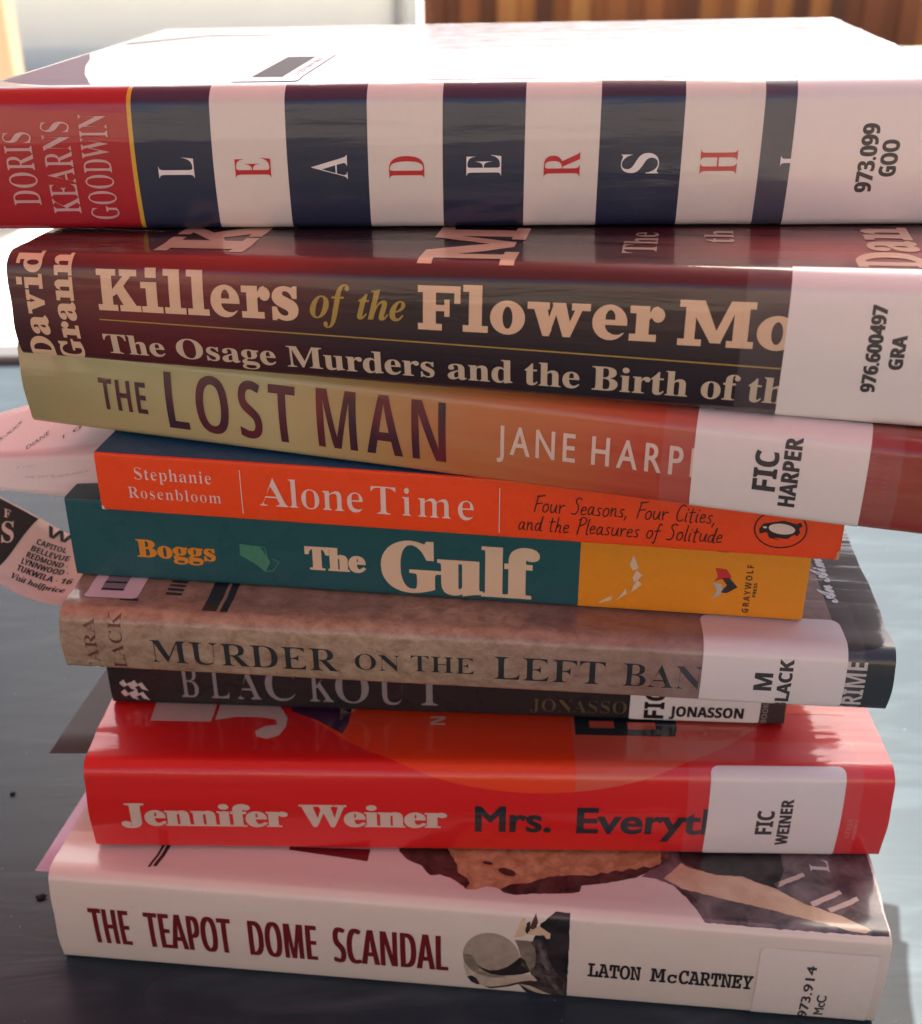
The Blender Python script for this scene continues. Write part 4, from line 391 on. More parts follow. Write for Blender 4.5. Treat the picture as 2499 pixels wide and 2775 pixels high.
def emb_loop(P, ex, ey):
    n = len(P)
    if n < 3 or (ex == 0 and ey == 0): return P
    d = np.roll(P, -1, 0)-P; l = np.hypot(d[:, 0], d[:, 1])+1e-12; nr = np.stack([d[:, 1], -d[:, 0]], 1)/l[:, None]
    a = nr+np.roll(nr, 1, 0); dot = np.maximum(.35, (a*a).sum(1)/2)
    off = a/dot[:, None]
    return P+off*np.array([ex, ey])
def text_loops(txt, f, width=None, cap=1.0, sx=None, ex=0.0, ey=None, shear=0.0, ref='H', spw=None):
    """outlines in cm, baseline from (0,0) to (width,0); sx = glyph width relative to its cap-height scale, None = stretch glyphs to fit"""
    if ey is None: ey = ex
    refg = glyph(f, ref if ord(ref) in FONT[f] else 'M')
    ch = max(v for l in refg[1] for v in l[1::2])
    sy = (cap-2*ey)/ch
    adv = []; gl = []
    for c in txt:
        a, ls = glyph(f, c); gl.append([np.array(l, float).reshape(-1, 2) for l in ls]); adv.append(a if c != ' ' or spw is None else spw)
    ink0 = gl[0] and min(l[:, 0].min() for l in gl[0]) or 0
    ink1 = gl[-1] and max(l[:, 0].max() for l in gl[-1]) or 0
    nat = sum(adv[:-1])+ink1-ink0
    tr = 0.0
    if sx is None:
        kx = (width-2*ex)/nat if width else sy
    else:
        kx = sy*sx
        if width and len(txt) > 1: tr = (width-2*ex-nat*kx)/(len(txt)-1)
    out = []; x = -ink0*kx+ex
    for a, g in zip(adv, gl):
        for l in g:
            P = l*np.array([kx, sy]); P = emb_loop(P, ex, ey)
            P = P+np.array([x, ey]); P[:, 0] += shear*P[:, 1]; out.append(P)
        x += a*kx+tr
    return out
def stroke(pts, w):
    """a pen line as overlapping ccw pieces"""
    pts = [np.array(p, float) for p in pts]; out = []
    for a, b in zip(pts[:-1], pts[1:]):
        d = b-a; L = np.hypot(*d)
        if L < 1e-6: continue
        n = np.array([-d[1], d[0]])/L*w/2
        out.append(np.array([a-n, b-n, b+n, a+n]))
    for p in pts:
        out.append(np.array([p+w/2*np.array([math.cos(t), math.sin(t)]) for t in np.linspace(0, 2*math.pi, 9)[:-1]]))
    return out
def ellipse(cx, cy, rx, ry, n=40, rot=0):
    t = np.linspace(0, 2*math.pi, n, endpoint=False); c, s = math.cos(rot), math.sin(rot)
    x, y = rx*np.cos(t), ry*np.sin(t)
    return np.stack([cx+x*c-y*s, cy+x*s+y*c], 1)
def rrect(u0, s0, u1, s1, r, corners=(1, 1, 1, 1)):
    P = []
    for (cx, cy, a, k) in ((u1-r, s0+r, -90, corners[0]), (u1-r, s1-r, 0, corners[1]), (u0+r, s1-r, 90, corners[2]), (u0+r, s0+r, 180, corners[3])):
        if not k:
            P.append((cx+r*(1 if a in (-90, 0) else -1), cy+r*(1 if a in (0, 90) else -1))); continue
        for t in np.linspace(math.radians(a), math.radians(a+90), 7): P.append((cx+r*math.cos(t), cy+r*math.sin(t)))
    return np.array(P)
def ccw(P):
    P = np.asarray(P, float); x, y = P[:, 0], P[:, 1]
    return P if (x*np.roll(y, -1)-np.roll(x, -1)*y).sum() > 0 else P[::-1]
def tess(loops, ugrid=(), sgrid=()):
    """fill loops (non-zero winding) and cut the fill along grid lines -> verts, tris"""
    V = []; E = []
    for l in loops:
        n0 = len(V); V += [tuple(p) for p in l]; k = len(l); E += [(n0+i, n0+(i+1) % k) for i in range(k)]
    A = np.array(V); lo = A.min(0)-.01; hi = A.max(0)+.01
    for g in sgrid:
        if lo[1] < g < hi[1]: n0 = len(V); V += [(lo[0], g), (hi[0], g)]; E.append((n0, n0+1))
    for g in ugrid:
        if lo[0] < g < hi[0]: n0 = len(V); V += [(g, lo[1]), (g, hi[1])]; E.append((n0, n0+1))
    r = delaunay_2d_cdt([Vector(v) for v in V], E, [], 0, 1e-6, False)
    P = np.array([(v.x, v.y) for v in r[0]]); T = np.array([t for t in r[2] if len(t) == 3])
    C = P[T].mean(1); wnd = np.zeros(len(C), int)
    for l in loops:
        a = np.asarray(l); b = np.roll(a, -1, 0)
        for (x0, y0), (x1, y1) in zip(a, b):
            if y0 == y1: continue
            cr = (x1-x0)*(C[:, 1]-y0)-(C[:, 0]-x0)*(y1-y0)
            if y0 < y1: wnd += ((C[:, 1] >= y0) & (C[:, 1] < y1) & (cr > 0))
            else: wnd -= ((C[:, 1] >= y1) & (C[:, 1] < y0) & (cr < 0))
    T = T[wnd > 0]
    ar = np.cross(P[T[:, 1]]-P[T[:, 0]], P[T[:, 2]]-P[T[:, 0]]) if len(T) else np.zeros(0)
    T[ar < 0] = T[ar < 0][:, ::-1]
    used = np.unique(T); remap = -np.ones(len(P), int); remap[used] = np.arange(len(used))
    return P[used], remap[T]

# ------------------------------------------------------------------ books
class Book:
    """one book lying on its back: u runs along the spine, v into the book, w up; s is the distance over the cover measured from mid spine"""
    def __init__(B, name, x, y, th, L, T, wedge, W, r, bulge, z, tilt):
        B.x, B.y, B.th, B.L, B.T, B.wd, B.W, B.r, B.b, B.z, B.ct = x, y, math.radians(th), L, T, wedge, W, r, bulge, z, tilt
        q = min(r, .2); pts = []
        for v in np.linspace(W, q, 40, endpoint=False): pts.append((v, 0))
        for a in np.linspace(0, math.pi/2, 14): pts.append((q-q*math.sin(a), q-q*math.cos(a)))
        for w in np.linspace(q, T-r, 24)[1:-1]: pts.append((0, w))
        for a in np.linspace(math.pi/2, 0, 14): pts.append((r-r*math.sin(a), T-r+r*math.cos(a)))
        for v in np.linspace(r, W, 41)[1:]: pts.append((v, T))
        p = np.array(pts); t = p[:, 1]/T
        p[:, 0] -= bulge*np.clip(1-p[:, 0]/r, 0, 1)*(1-(2*t-1)**2)
        if r > .25: p[54+22:, 1] -= .045*np.exp(-((p[54+22:, 0]-1.05)/.22)**2)      # hinge groove of the board
        s = np.concatenate([[0], np.cumsum(np.hypot(*np.diff(p, axis=0).T))]); s0 = np.interp(T/2, p[40:-40, 1], s[40:-40])
        B.S, B.p = s-s0, p
        d = np.gradient(p, B.S, axis=0); n = np.stack([-d[:, 1], d[:, 0]], 1); B.n = n/np.hypot(n[:, 0], n[:, 1])[:, None]
        B.root = empty(name, (x*CM, y*CM, (z+x*tilt)*CM), B.th)
    def loc(B, u, v, w):
        X = B.x+u*math.cos(B.th)-v*math.sin(B.th)
        return np.stack([u, v, w*(1+X*B.wd/B.T)+(X-B.x)*B.ct], -1)*CM
    def surf(B, u, s, lift=0.0):
        u = np.asarray(u, float); s = np.asarray(s, float)
        v = np.interp(s, B.S, B.p[:, 0]); w = np.interp(s, B.S, B.p[:, 1])
        nv = np.interp(s, B.S, B.n[:, 0]); nw = np.interp(s, B.S, B.n[:, 1])
        P = B.loc(u, v+nv*lift, w+nw*lift)
        k = B.ct+(w/B.T)*B.wd
        N = np.stack([-k*math.cos(B.th)*nw, nv+k*math.sin(B.th)*nw, nw], -1); N /= np.linalg.norm(N, axis=-1, keepdims=True)
        return P, N
    def cover(B, bands, thick, name='cover', jag=.0):
        """bands: [(u_end, material), ...] from the left end"""
        ub = [-B.L/2]; mi = []
        mats = []
        for ue, m in bands:
            if m not in mats: mats.append(m)
            n = max(1, int((ue-ub[-1])/.6)); ub += list(np.linspace(ub[-1], ue, n+1)[1:]); mi += [mats.index(m)]*n
        U = np.array(ub); S = B.S; nu, ns = len(U), len(S)
        UU, SS = np.meshgrid(U, S, indexing='ij')
        endw = np.zeros((nu, ns))
        rr = random.Random(int(B.L*100))
        for row in (0, nu-1):
            ph = rr.random()*6
            endw[row] = jag*(np.sin(S*1.7+ph)*.5+np.sin(S*4.1+ph*2)*.3)
        P, N = B.surf(UU+endw, SS); Q, _ = B.surf(UU+endw, SS, -thick)
        V = np.concatenate([P.reshape(-1, 3), Q.reshape(-1, 3)]); NN = np.concatenate([N.reshape(-1, 3), -N.reshape(-1, 3)])
        UV = np.concatenate([np.stack([UU, SS], -1).reshape(-1, 2)]*2); o = nu*ns
        F = []; M = []
        for i in range(nu-1):
            for j in range(ns-1):
                a, b, c, d = i*ns+j, (i+1)*ns+j, (i+1)*ns+j+1, i*ns+j+1
                F.append((a, b, c, d)); M.append(mi[i]); F.append((a+o, d+o, c+o, b+o)); M.append(mi[i])
        # closing strips get their own vertices so that their edges stay crisp
        def strip(idx, m, flip):
            nonlocal V, NN, UV
            k = len(V); A = V[idx]; Bq = V[[i+o for i in idx]]
            V = np.concatenate([V, A, Bq]); UV = np.concatenate([UV, UV[idx], UV[idx]]); n = len(idx)
            t = np.roll(A, -1, 0)-A; t[-1] = t[-2]; nr = np.cross(t, Bq-A)*(1 if flip else -1); nr /= np.linalg.norm(nr, axis=1, keepdims=True)+1e-12
            NN = np.concatenate([NN, nr, nr])
            for i in range(n-1):
                f = (k+i, k+i+1, k+n+i+1, k+n+i)
                F.append(f if flip else f[::-1]); M.append(m)
        strip(list(range(ns)), mi[0], True); strip([(nu-1)*ns+j for j in range(ns)], mi[-1], False)
        strip([i*ns for i in range(nu)], mi[0], False); strip([i*ns+ns-1 for i in range(nu)], mi[-1], True)
        return mesh(name, V, F, mats, B.root, NN, UV, M)
    def pages(B, inset, thick, mat, back=.35):
        u0, u1 = -B.L/2+inset, B.L/2-inset; v0, v1 = thick+.12, B.W-back; w0, w1 = thick+.01, B.T-thick-.01
        us = np.linspace(u0, u1, 24); V = []; F = []
        for u in us:
            for v, w in ((v0, w0), (v1, w0), (v1, w1), (v0, w1)): V.append(B.loc(np.array(u), np.array(v), np.array(w)))
        for i in range(len(us)-1):
            for j in range(4): F.append((4*i+j, 4*i+(j+1) % 4, 4*i+4+(j+1) % 4, 4*i+4+j))
        k = 4*(len(us)-1); F += [(3, 2, 1, 0), (k, k+1, k+2, k+3)]
        return mesh('page_block', V, F, mat, B.root, smooth=False)
    def decal(B, name, parts, lift, parent=None, ugrid=True):
        """printed or stuck-on shapes; parts: [(loops, material), ...], all lying on the cover at the same lift"""
        # each (loops, ink) becomes a mesh of its own
        first = None
        for loops, m in parts:
            loops = [np.asarray(l, float) for l in loops]
            P, T = tess(loops, np.arange(-13, 13, .8) if ugrid else (), B.S)
            if len(T) == 0: continue
            A, N = B.surf(P[:, 0], P[:, 1], lift)
            o = mesh(name, A, T, m, parent or B.root, N, P)
            first = first or o
        return first
def up(loops, u0, s0):            # text running along the spine
    return [l+np.array([u0, s0]) for l in loops]
def rot(loops, ub, s0):           # text reading upward, letter tops to the left, baseline at u = ub
    return [np.stack([ub-l[:, 1], s0+l[:, 0]], 1) for l in loops]
def hand(txt, w, xh):
    """simple pen-written alphabet, cursive print; returns loops with x-height xh"""
    G = {
     'F': (.9, [[(.25, 0), (.45, 1.9)], [(.35, 1.75), (1.15, 1.95)], [(.35, .95), (.95, 1.05)]]),
     'S': (.95, [[(1.0, 1.75), (.75, 1.95), (.45, 1.75), (.45, 1.4), (.7, 1.05), (.75, .5), (.5, .05), (.1, .1)]]),
     'C': (.95, [[(1.0, 1.7), (.75, 1.9), (.4, 1.5), (.25, .8), (.35, .15), (.7, 0), (.95, .2)]]),
     'P': (.95, [[(.2, -.1), (.4, 1.8)], [(.2, 1.6), (.6, 1.95), (1.0, 1.7), (.85, 1.2), (.35, .95)]]),
     'o': (.75, [[(.55, .95), (.3, .9), (.12, .5), (.22, .05), (.5, .05), (.7, .45), (.6, .9), (.45, .9)]]),
     'u': (.85, [[(.15, .95), (.12, .3), (.3, .02), (.55, .2), (.72, .95), (.7, .2), (.85, .02)]]),
     'r': (.65, [[(.1, .95), (.2, 0)], [(.18, .5), (.4, .9), (.65, .85)]]),
     'e': (.65, [[(.1, .5), (.5, .6), (.5, .9), (.25, .9), (.08, .5), (.2, .05), (.6, .15)]]),
     'a': (.8, [[(.6, .85), (.3, .95), (.08, .45), (.2, .02), (.5, .3), (.62, .9), (.6, .15), (.8, .03)]]),
     's': (.6, [[(.55, .9), (.3, .9), (.2, .65), (.45, .35), (.4, .05), (.08, .08)]]),
     'n': (.8, [[(.1, .95), (.14, 0)], [(.14, .5), (.4, .92), (.58, .7), (.58, .1), (.78, .05)]]),
     'i': (.38, [[(.18, .95), (.15, .1), (.3, 0)], [(.25, 1.35), (.3, 1.4)]]),
     't': (.6, [[(.3, 1.6), (.22, .1), (.45, .02)], [(.02, 1.1), (.6, 1.2)]]),
     'd': (.8, [[(.6, .8), (.3, .92), (.08, .45), (.22, .02), (.52, .3), (.75, 1.75), (.62, .15), (.8, .03)]]),
     'h': (.8, [[(.25, 1.75), (.12, 0)], [(.16, .5), (.42, .92), (.58, .65), (.56, .05), (.75, .03)]]),
     'l': (.35, [[(.25, 1.8), (.14, .1), (.32, .02)]]),
     'f': (.6, [[(.7, 1.6), (.5, 1.75), (.35, 1.2), (.2, -.5), (0, -.5)], [(.05, .85), (.65, .95)]]),
     ',': (.4, [[(.2, .1), (.05, -.35)]]), ' ': (.55, [])}
    x = 0; out = []; rr = random.Random(3)
    for c in txt:
        a, ss = G[c]; dy = rr.uniform(-.05, .05)
        for s in ss:
            pts = np.array(s)
            if len(pts) > 2:      # smooth the pen path
                q = []
                n = len(pts)
                for i in range(n-1):
                    p0, p1, p2, p3 = pts[max(i-1, 0)], pts[i], pts[i+1], pts[min(i+2, n-1)]
                    for t in (0, .33, .67):
                        q.append(.5*((2*p1)+(-p0+p2)*t+(2*p0-5*p1+4*p2-p3)*t*t+(-p0+3*p1-3*p2+p3)*t**3))
                q.append(pts[-1]); pts = np.array(q)
            pts = pts+np.array([x, dy]); pts[:, 0] += .12*pts[:, 1]
            out += stroke(pts*xh, w)
        x += a*1.02+.08
    return out, x*xh

def bxp(x0, y0, x1, y1): return np.array([(x0, y0), (x1, y0), (x1, y1), (x0, y1)], float)
def half(cx, cy, rx, ry, x0):
    return np.array([(x0, cy-ry)]+[(cx+rx*math.cos(t), cy+ry*math.sin(t)) for t in np.linspace(-math.pi/2, math.pi/2, 20)]+[(x0, cy+ry)])
def slab_glyph(c):
    """fat slab-serif display letters, cap height 1 -> (width, loops)"""
    t, X, o = .15, .73, ord(c)
    q = lambda *p: ccw(np.array(p, float))
    hole = lambda P: ccw(P)[::-1]
    if o == 75: return 1.16, [bxp(.12, 0, .42, 1), bxp(0, 0, .54, t), bxp(0, 1-t, .54, 1), q((.40, .34), (.40, .50), (.76, .88), (.98, .88), (.58, .44)), q((.50, .50), (.70, .66), (1.08, .12), (.72, .12)), bxp(.64, 1-t, 1.12, 1), bxp(.60, 0, 1.18, t)]
    if o == 108: return .58, [bxp(.14, 0, .44, 1.04), bxp(0, 1.04-t, .3, 1.04), bxp(0, 0, .58, t)]
    if o == 105: return .58, [bxp(.14, 0, .44, X), bxp(0, X-t, .3, X), bxp(0, 0, .58, t), bxp(.14, .83, .44, 1.06)]
    if o == 101: return .78, [ellipse(.39, .36, .39, .375), hole([(.29, .42), (.51, .42), (.505, .52), (.46, .60), (.40, .63), (.34, .60), (.295, .52)]), hole([(.285, .31), (.9, .31), (.9, .16), (.70, .16), (.60, .11), (.47, .11), (.36, .16), (.295, .24)])]
    if o == 111: return .80, [ellipse(.40, .36, .40, .375), hole(ellipse(.40, .36, .115, .245, 24))]
    if o == 114: return .76, [bxp(.14, 0, .43, X), bxp(0, X-t, .3, X), bxp(0, 0, .60, t), ellipse(.62, .555, .145, .15, 20), q((.42, .44), (.60, .62), (.64, .70), (.60, .735), (.50, .70), (.42, .58))]
    if o == 70: return 1.0, [bxp(.12, 0, .42, 1), bxp(0, 0, .56, t), bxp(0, 1-t, .99, 1), bxp(.85, .62, .99, 1), bxp(.40, .44, .68, .58), bxp(.62, .32, .74, .70)]
    if o == 77: return 1.52, [bxp(.13, 0, .34, 1), bxp(1.10, 0, 1.40, 1), q((.13, 1), (.50, 1), (.88, .08), (.66, .08)), q((.66, .08), (.86, .08), (1.20, 1), (1.02, 1)), bxp(0, 1-t, .44, 1), bxp(1.06, 1-t, 1.52, 1), bxp(0, 0, .48, t), bxp(.98, 0, 1.52, t)]
    if o == 68: return 1.06, [half(.48, .5, .56, .5, .12), hole(half(.48, .5, .25, .36, .42)), bxp(0, 0, .45, t), bxp(0, 1-t, .45, 1)]
    if o == 100: return .94, [ellipse(.38, .36, .38, .375), hole(ellipse(.39, .36, .105, .24, 24)), bxp(.50, 0, .79, 1.04), bxp(.34, 1.04-t, .6, 1.04), bxp(.6, 0, .94, t)]
    if o == 110: return 1.02, [bxp(.13, 0, .42, X), bxp(0, X-t, .3, X), bxp(0, 0, .52, t), bxp(.60, 0, .89, .52), bxp(.50, 0, 1.02, t), q((.41, .46), (.52, .68), (.68, .75), (.80, .72), (.89, .60), (.89, .46), (.60, .46), (.57, .54), (.50, .54))]
    if o == 118: return .98, [q((.10, X), (.42, X), (.62, .16), (.52, 0), (.40, 0)), q((.40, 0), (.56, 0), (.86, X), (.70, X)), bxp(0, X-t, .50, X), bxp(.56, X-t, .98, X)]
    if o == 119: return 1.42, [q((.10, X), (.42, X), (.56, .14), (.50, 0), (.36, 0)), q((.36, 0), (.50, 0), (.74, X), (.60, X)), q((.56, X), (.86, X), (1.02, .14), (.96, 0), (.82, 0)), q((.82, 0), (.98, 0), (1.30, X), (1.14, X)), bxp(0, X-t, .50, X), bxp(1.0, X-t, 1.42, X)]
    w, hgt = {115: (.70, X+.02), 97: (.84, X+.02), 71: (1.10, 1.02)}[o]
    return w, text_loops(c, 'B', w, hgt, None, .045, .03, ref=c)
def slab_text(t, u0, u1, cap, b):
    gl = [slab_glyph(c) for c in t]; gap = .05; tot = sum(w for w, _ in gl)+gap*(len(gl)-1); k = (u1-u0)/tot; x = u0; out = []
    for w, ls in gl:
        out += [np.stack([x+l[:, 0]*k, b+l[:, 1]*cap], 1) for l in ls]; x += (w+gap)*k
    return out

def pp(ca, cb, scale=2.0, seed=0.0, kind='gloss', lo=.38, hi=.66):
    m, nt, p = new_mat('photo_print')
    f = noise(nt, uvn(nt, 1, 1, (seed, seed)), scale, 5, .6, .6); g = noise(nt, uvn(nt, 1, 1), 45, 2)
    c = ramp(nt, math_node(nt, 'ADD', f, math_node(nt, 'MULTIPLY', math_node(nt, 'SUBTRACT', g, .5), .22)), [(lo, ca), (hi, cb)])
    nt.links.new(c, p.inputs['Base Color']); finish(nt, p, kind, 2); return m
def rough(P, amp=.018, step=.12, seed=1):
    P = ccw(P); rr = random.Random(seed); out = []
    for a, b in zip(P, np.roll(P, -1, 0)):
        n = max(1, int(np.hypot(*(b-a))/step))
        for i in range(n):
            q = a+(b-a)*i/n; k = 0 if i == 0 else 1
            out.append(q+np.array([rr.uniform(-amp, amp), rr.uniform(-amp, amp)])*k)
    return np.array(out)
# ------------------------------------------------------------------ the place
def ground_mat():
    m, nt, p = new_mat('pale_concrete'); tc = nt.nodes.new('ShaderNodeTexCoord'); v = tc.outputs['Object']
    sp = nt.nodes.new('ShaderNodeSeparateXYZ'); nt.links.new(v, sp.inputs[0])
    def line(o, off):
        f = math_node(nt, 'FRACT', math_node(nt, 'DIVIDE', math_node(nt, 'ADD', o, off), 2.4))
        return math_node(nt, 'LESS_THAN', f, .012)
    j = math_node(nt, 'MAXIMUM', line(sp.outputs[1], 1.16), line(sp.outputs[0], .3))
    f = noise(nt, v, 2.5, 6, .65); g = noise(nt, v, 60, 3)
    c = mixc(nt, f, (.55, .50, .40), (.65, .59, .48)); c = mixc(nt, math_node(nt, 'MULTIPLY', g, .25), c, (.44, .41, .37))
    c = mixc(nt, j, c, (.16, .16, .13)); nt.links.new(c, p.inputs['Base Color']); setp(p, Roughness=.85)
    return m
gm = ground_mat()
G0 = -.735
g = mesh('patio_ground', [(-120, -120, G0), (120, -120, G0), (120, 120, G0), (-120, 120, G0)], [(0, 1, 2, 3)], gm, smooth=False)
tag(g, kind='structure')

white_wall = simple('painted_render', (.90, .87, .76), .7, .4, 4e-4, 60, .04, 3)
trim_m = simple('painted_trim', (.72, .74, .68), .5, .4, 0, 1, .04, 8)
w = empty('house_wall', (-3.4, 8.72, G0)); tag(w, 'cream white house wall at the back behind the stack of books', 'wall')
boxes('wall_panel', [(0, .1, .925, 6.2, .2, 1.85)], white_wall, w, .004)
boxes('base_board', [(0, -.012, .075, 6.2, .024, .15)], trim_m, w, .004)
boxes('corner_board', [(3.06, -.014, 1.0, .10, .022, 1.69)], trim_m, w, .004)
pipe_m = simple('grey_pipe_paint', (.30, .30, .29), .5)
dsp = empty('downspout', (-.44, 8.66, G0)); tag(dsp, 'thin grey downspout on the corner of the cream house wall', 'downspout')
boxes('pipe', [(0, 0, .92, .045, .045, 1.84)], pipe_m, dsp, .008)
for z in (.5, 1.6): boxes('bracket', [(0, .02, z, .09, .012, .03)], pipe_m, dsp, .002)
tan = simple('tan_wood', (.50, .38, .24), .6, .4, 3e-4, 40, .12, 12)
po = empty('wooden_post', (-1.62, 4.35, G0), .1); tag(po, 'square tan wooden post at the far left behind the stack', 'post')
boxes('shaft', [(0, 0, 1.45, .145, .145, 2.9)], tan, po, .006)
boxes('post_base', [(0, 0, .06, .18, .18, .12)], tan, po, .006)

def fence_mat():
    m, nt, p = new_mat('cedar_boards'); tc = nt.nodes.new('ShaderNodeTexCoord')
    mp = nt.nodes.new('ShaderNodeMapping'); mp.inputs['Scale'].default_value = (14, 14, .9); nt.links.new(tc.outputs['Object'], mp.inputs[0])
    sp = nt.nodes.new('ShaderNodeSeparateXYZ'); nt.links.new(tc.outputs['Object'], sp.inputs[0])
    wn_ = nt.nodes.new('ShaderNodeTexWhiteNoise'); wn_.noise_dimensions = '1D'
    nt.links.new(math_node(nt, 'FLOOR', math_node(nt, 'DIVIDE', sp.outputs[0], .13)), wn_.inputs['W'])
    c = ramp(nt, wn_.outputs['Value'], [(0, (.10, .026, .007)), (.35, (.22, .060, .014)), (.7, (.40, .125, .026)), (1, (.62, .27, .06))])
    c = mixc(nt, math_node(nt, 'MULTIPLY', noise(nt, mp.outputs[0], 1.0, 5, .6), .7), c, (.07, .022, .008))
    nt.links.new(c, p.inputs['Base Color']); setp(p, Roughness=.75); return m
fm = fence_mat()
fe = empty('board_fence', (0, 9.0, G0)); tag(fe, 'blurred red brown fence of upright boards at the top right', 'fence')
boxes('fence_boards', [(-.20+.13*i, (i % 2)*.021+random.uniform(-.002, .002), .98, .150, .02, 1.72) for i in range(62)], fm, fe, .002)
boxes('rail', [(3.85, .075, .45, 8.2, .05, .09), (3.85, .075, 1.5, 8.2, .05, .09)], fm, fe, .004)

# table
def table_mat():
    m, nt, p = new_mat('dark_table_top'); tc = nt.nodes.new('ShaderNodeTexCoord'); v = tc.outputs['Object']
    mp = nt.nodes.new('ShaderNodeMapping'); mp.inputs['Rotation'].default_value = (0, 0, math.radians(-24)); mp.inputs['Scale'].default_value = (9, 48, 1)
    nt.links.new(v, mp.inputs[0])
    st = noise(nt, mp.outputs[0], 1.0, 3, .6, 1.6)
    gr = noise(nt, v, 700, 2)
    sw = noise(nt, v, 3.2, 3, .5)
    # wavy relief; reflected streaks are painted lighter into the colour, fading over the plate
    h = math_node(nt, 'ADD', st, math_node(nt, 'MULTIPLY', gr, .015))
    rf = nt.nodes.new('ShaderNodeMapRange'); nt.links.new(st, rf.inputs[0]); rf.inputs[1].default_value = .50; rf.inputs[2].default_value = .74; refl_f = math_node(nt, 'MULTIPLY', rf.outputs[0], math_node(nt, 'MULTIPLY', sw, 1.1))
    b = nt.nodes.new('ShaderNodeBump'); b.inputs['Distance'].default_value = .0003; b.inputs['Strength'].default_value = .5
    nt.links.new(h, b.inputs['Height']); nt.links.new(b.outputs[0], p.inputs['Normal'])
    dust = nt.nodes.new('ShaderNodeTexVoronoi'); dust.feature = 'F1'; dust.inputs['Scale'].default_value = 220; nt.links.new(v, dust.inputs['Vector'])
    dd = math_node(nt, 'MULTIPLY', math_node(nt, 'LESS_THAN', dust.outputs['Distance'], .055), math_node(nt, 'GREATER_THAN', noise(nt, v, 90, 2), .56))
    c = mixc(nt, sw, (.016, .033, .042), (.023, .041, .051)); c = mixc(nt, refl_f, c, (.056, .086, .098))
    c = mixc(nt, math_node(nt, 'MULTIPLY', dd, .55), c, (.35, .35, .34))
    nt.links.new(c, p.inputs['Base Color']); setp(p, Roughness=.16, IOR=1.33)
    nt.links.new(math_node(nt, 'ADD', math_node(nt, 'MULTIPLY', sw, .14), .20), p.inputs['Roughness'])
    return m
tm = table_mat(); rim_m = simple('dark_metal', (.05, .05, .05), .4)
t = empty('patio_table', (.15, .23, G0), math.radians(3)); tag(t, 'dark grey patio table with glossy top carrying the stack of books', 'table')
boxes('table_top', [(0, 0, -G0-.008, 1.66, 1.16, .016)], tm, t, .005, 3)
boxes('rim', [(0, .598, -G0-.020, 1.72, .03, .05), (0, -.598, -G0-.020, 1.72, .03, .05), (-.848, 0, -G0-.020, .03, 1.164, .05), (.848, 0, -G0-.020, .03, 1.164, .05)], rim_m, t, .006, 3)
for sx in (-1, 1):
    for sy in (-1, 1): boxes('leg', [(sx*.76, sy*.52, (-G0-.046)/2, .05, .05, -G0-.046)], rim_m, t, .006)

# red market umbrella that shades the table (overhead, above the frame)
def canopy_mat():
    m, nt, p = new_mat('red_canvas'); n = nt.nodes
    nt.nodes.remove(p); out = n['Material Output']
    d = n.new('ShaderNodeBsdfDiffuse'); d.inputs[0].default_value = (.30, .045, .040, 1)
    tr = n.new('ShaderNodeBsdfTranslucent'); tr.inputs[0].default_value = (.50, .14, .115, 1)
    mx = n.new('ShaderNodeMixShader'); mx.inputs[0].default_value = .085
    nt.links.new(d.outputs[0], mx.inputs[1]); nt.links.new(tr.outputs[0], mx.inputs[2]); nt.links.new(mx.outputs[0], out.inputs[0]); return m
UX, UY, UH = -1.30, .04, 1.54          # square canopy, half side UH
um = empty('patio_umbrella', (UX, UY, G0)); tag(um, 'square red canvas patio umbrella open above the table', 'umbrella')
V = []; F = []; nr = 8; ring = []
for k in range(4):
    c0 = (UH*(1, -1, -1, 1)[k], UH*(1, 1, -1, -1)[k]); c1 = (UH*(1, -1, -1, 1)[(k+1) % 4], UH*(1, 1, -1, -1)[(k+1) % 4])
    for t_ in range(8): ring.append((c0[0]+(c1[0]-c0[0])*t_/8, c0[1]+(c1[1]-c0[1])*t_/8, math.sin(math.pi*t_/8)))
for (x_, y_, sg) in ring:
    for j in range(nr+1):
        q = j/nr; V.append((x_*q, y_*q, 2.56-.46*q-.02*sg*q*q))
n_ = len(ring)
for i in range(n_):
    for j in range(nr):
        a, b = i*(nr+1)+j, ((i+1) % n_)*(nr+1)+j
        F.append((a, a+1, b+1, b))
mesh('canopy', V, F, canopy_mat(), um)
boxes('pole', [(0, 0, 1.25, .038, .038, 2.5)], rim_m, um, .01)
boxes('umbrella_base', [(0, 0, .05, .45, .45, .10)], rim_m, um, .02)

hb = empty('added_back_wall', (0, -2.3, G0)); tag(hb, 'low taupe wall added behind the camera to shape light on the spines', 'wall')  # unseen wall, added to block low sky and bounce warm light onto the spines
boxes('wall_panel', [(0, -.1, .80, 9, .2, 1.60)], simple('taupe_render', (.25, .215, .165), .8, .3, 4e-4, 60, .05, 3), hb, .004)
# ------------------------------------------------------------------ page stock
def page_mat(col):
    m, nt, p = new_mat('page_edges'); tc = nt.nodes.new('ShaderNodeTexCoord')
    mp = nt.nodes.new('ShaderNodeMapping'); mp.inputs['Scale'].default_value = (6, 6, 2600); nt.links.new(tc.outputs['Object'], mp.inputs[0])
    f = noise(nt, mp.outputs[0], 1.0, 2)
    nt.links.new(mixc(nt, f, tuple(c*.6 for c in col), col), p.inputs['Base Color']); setp(p, Roughness=.8)
    b = nt.nodes.new('ShaderNodeBump'); b.inputs['Distance'].default_value = 3e-4; nt.links.new(f, b.inputs['Height']); nt.links.new(b.outputs[0], p.inputs['Normal'])
    return m
PAGE = page_mat((.66, .60, .50)); PAGEW = page_mat((.72, .69, .62))
paper_white = lin('e9e2e0')
LABEL = pm((.74, .70, .68), 'gloss', .03, 3); INK = pm((.010, .010, .011), 'satin', .05, 3)
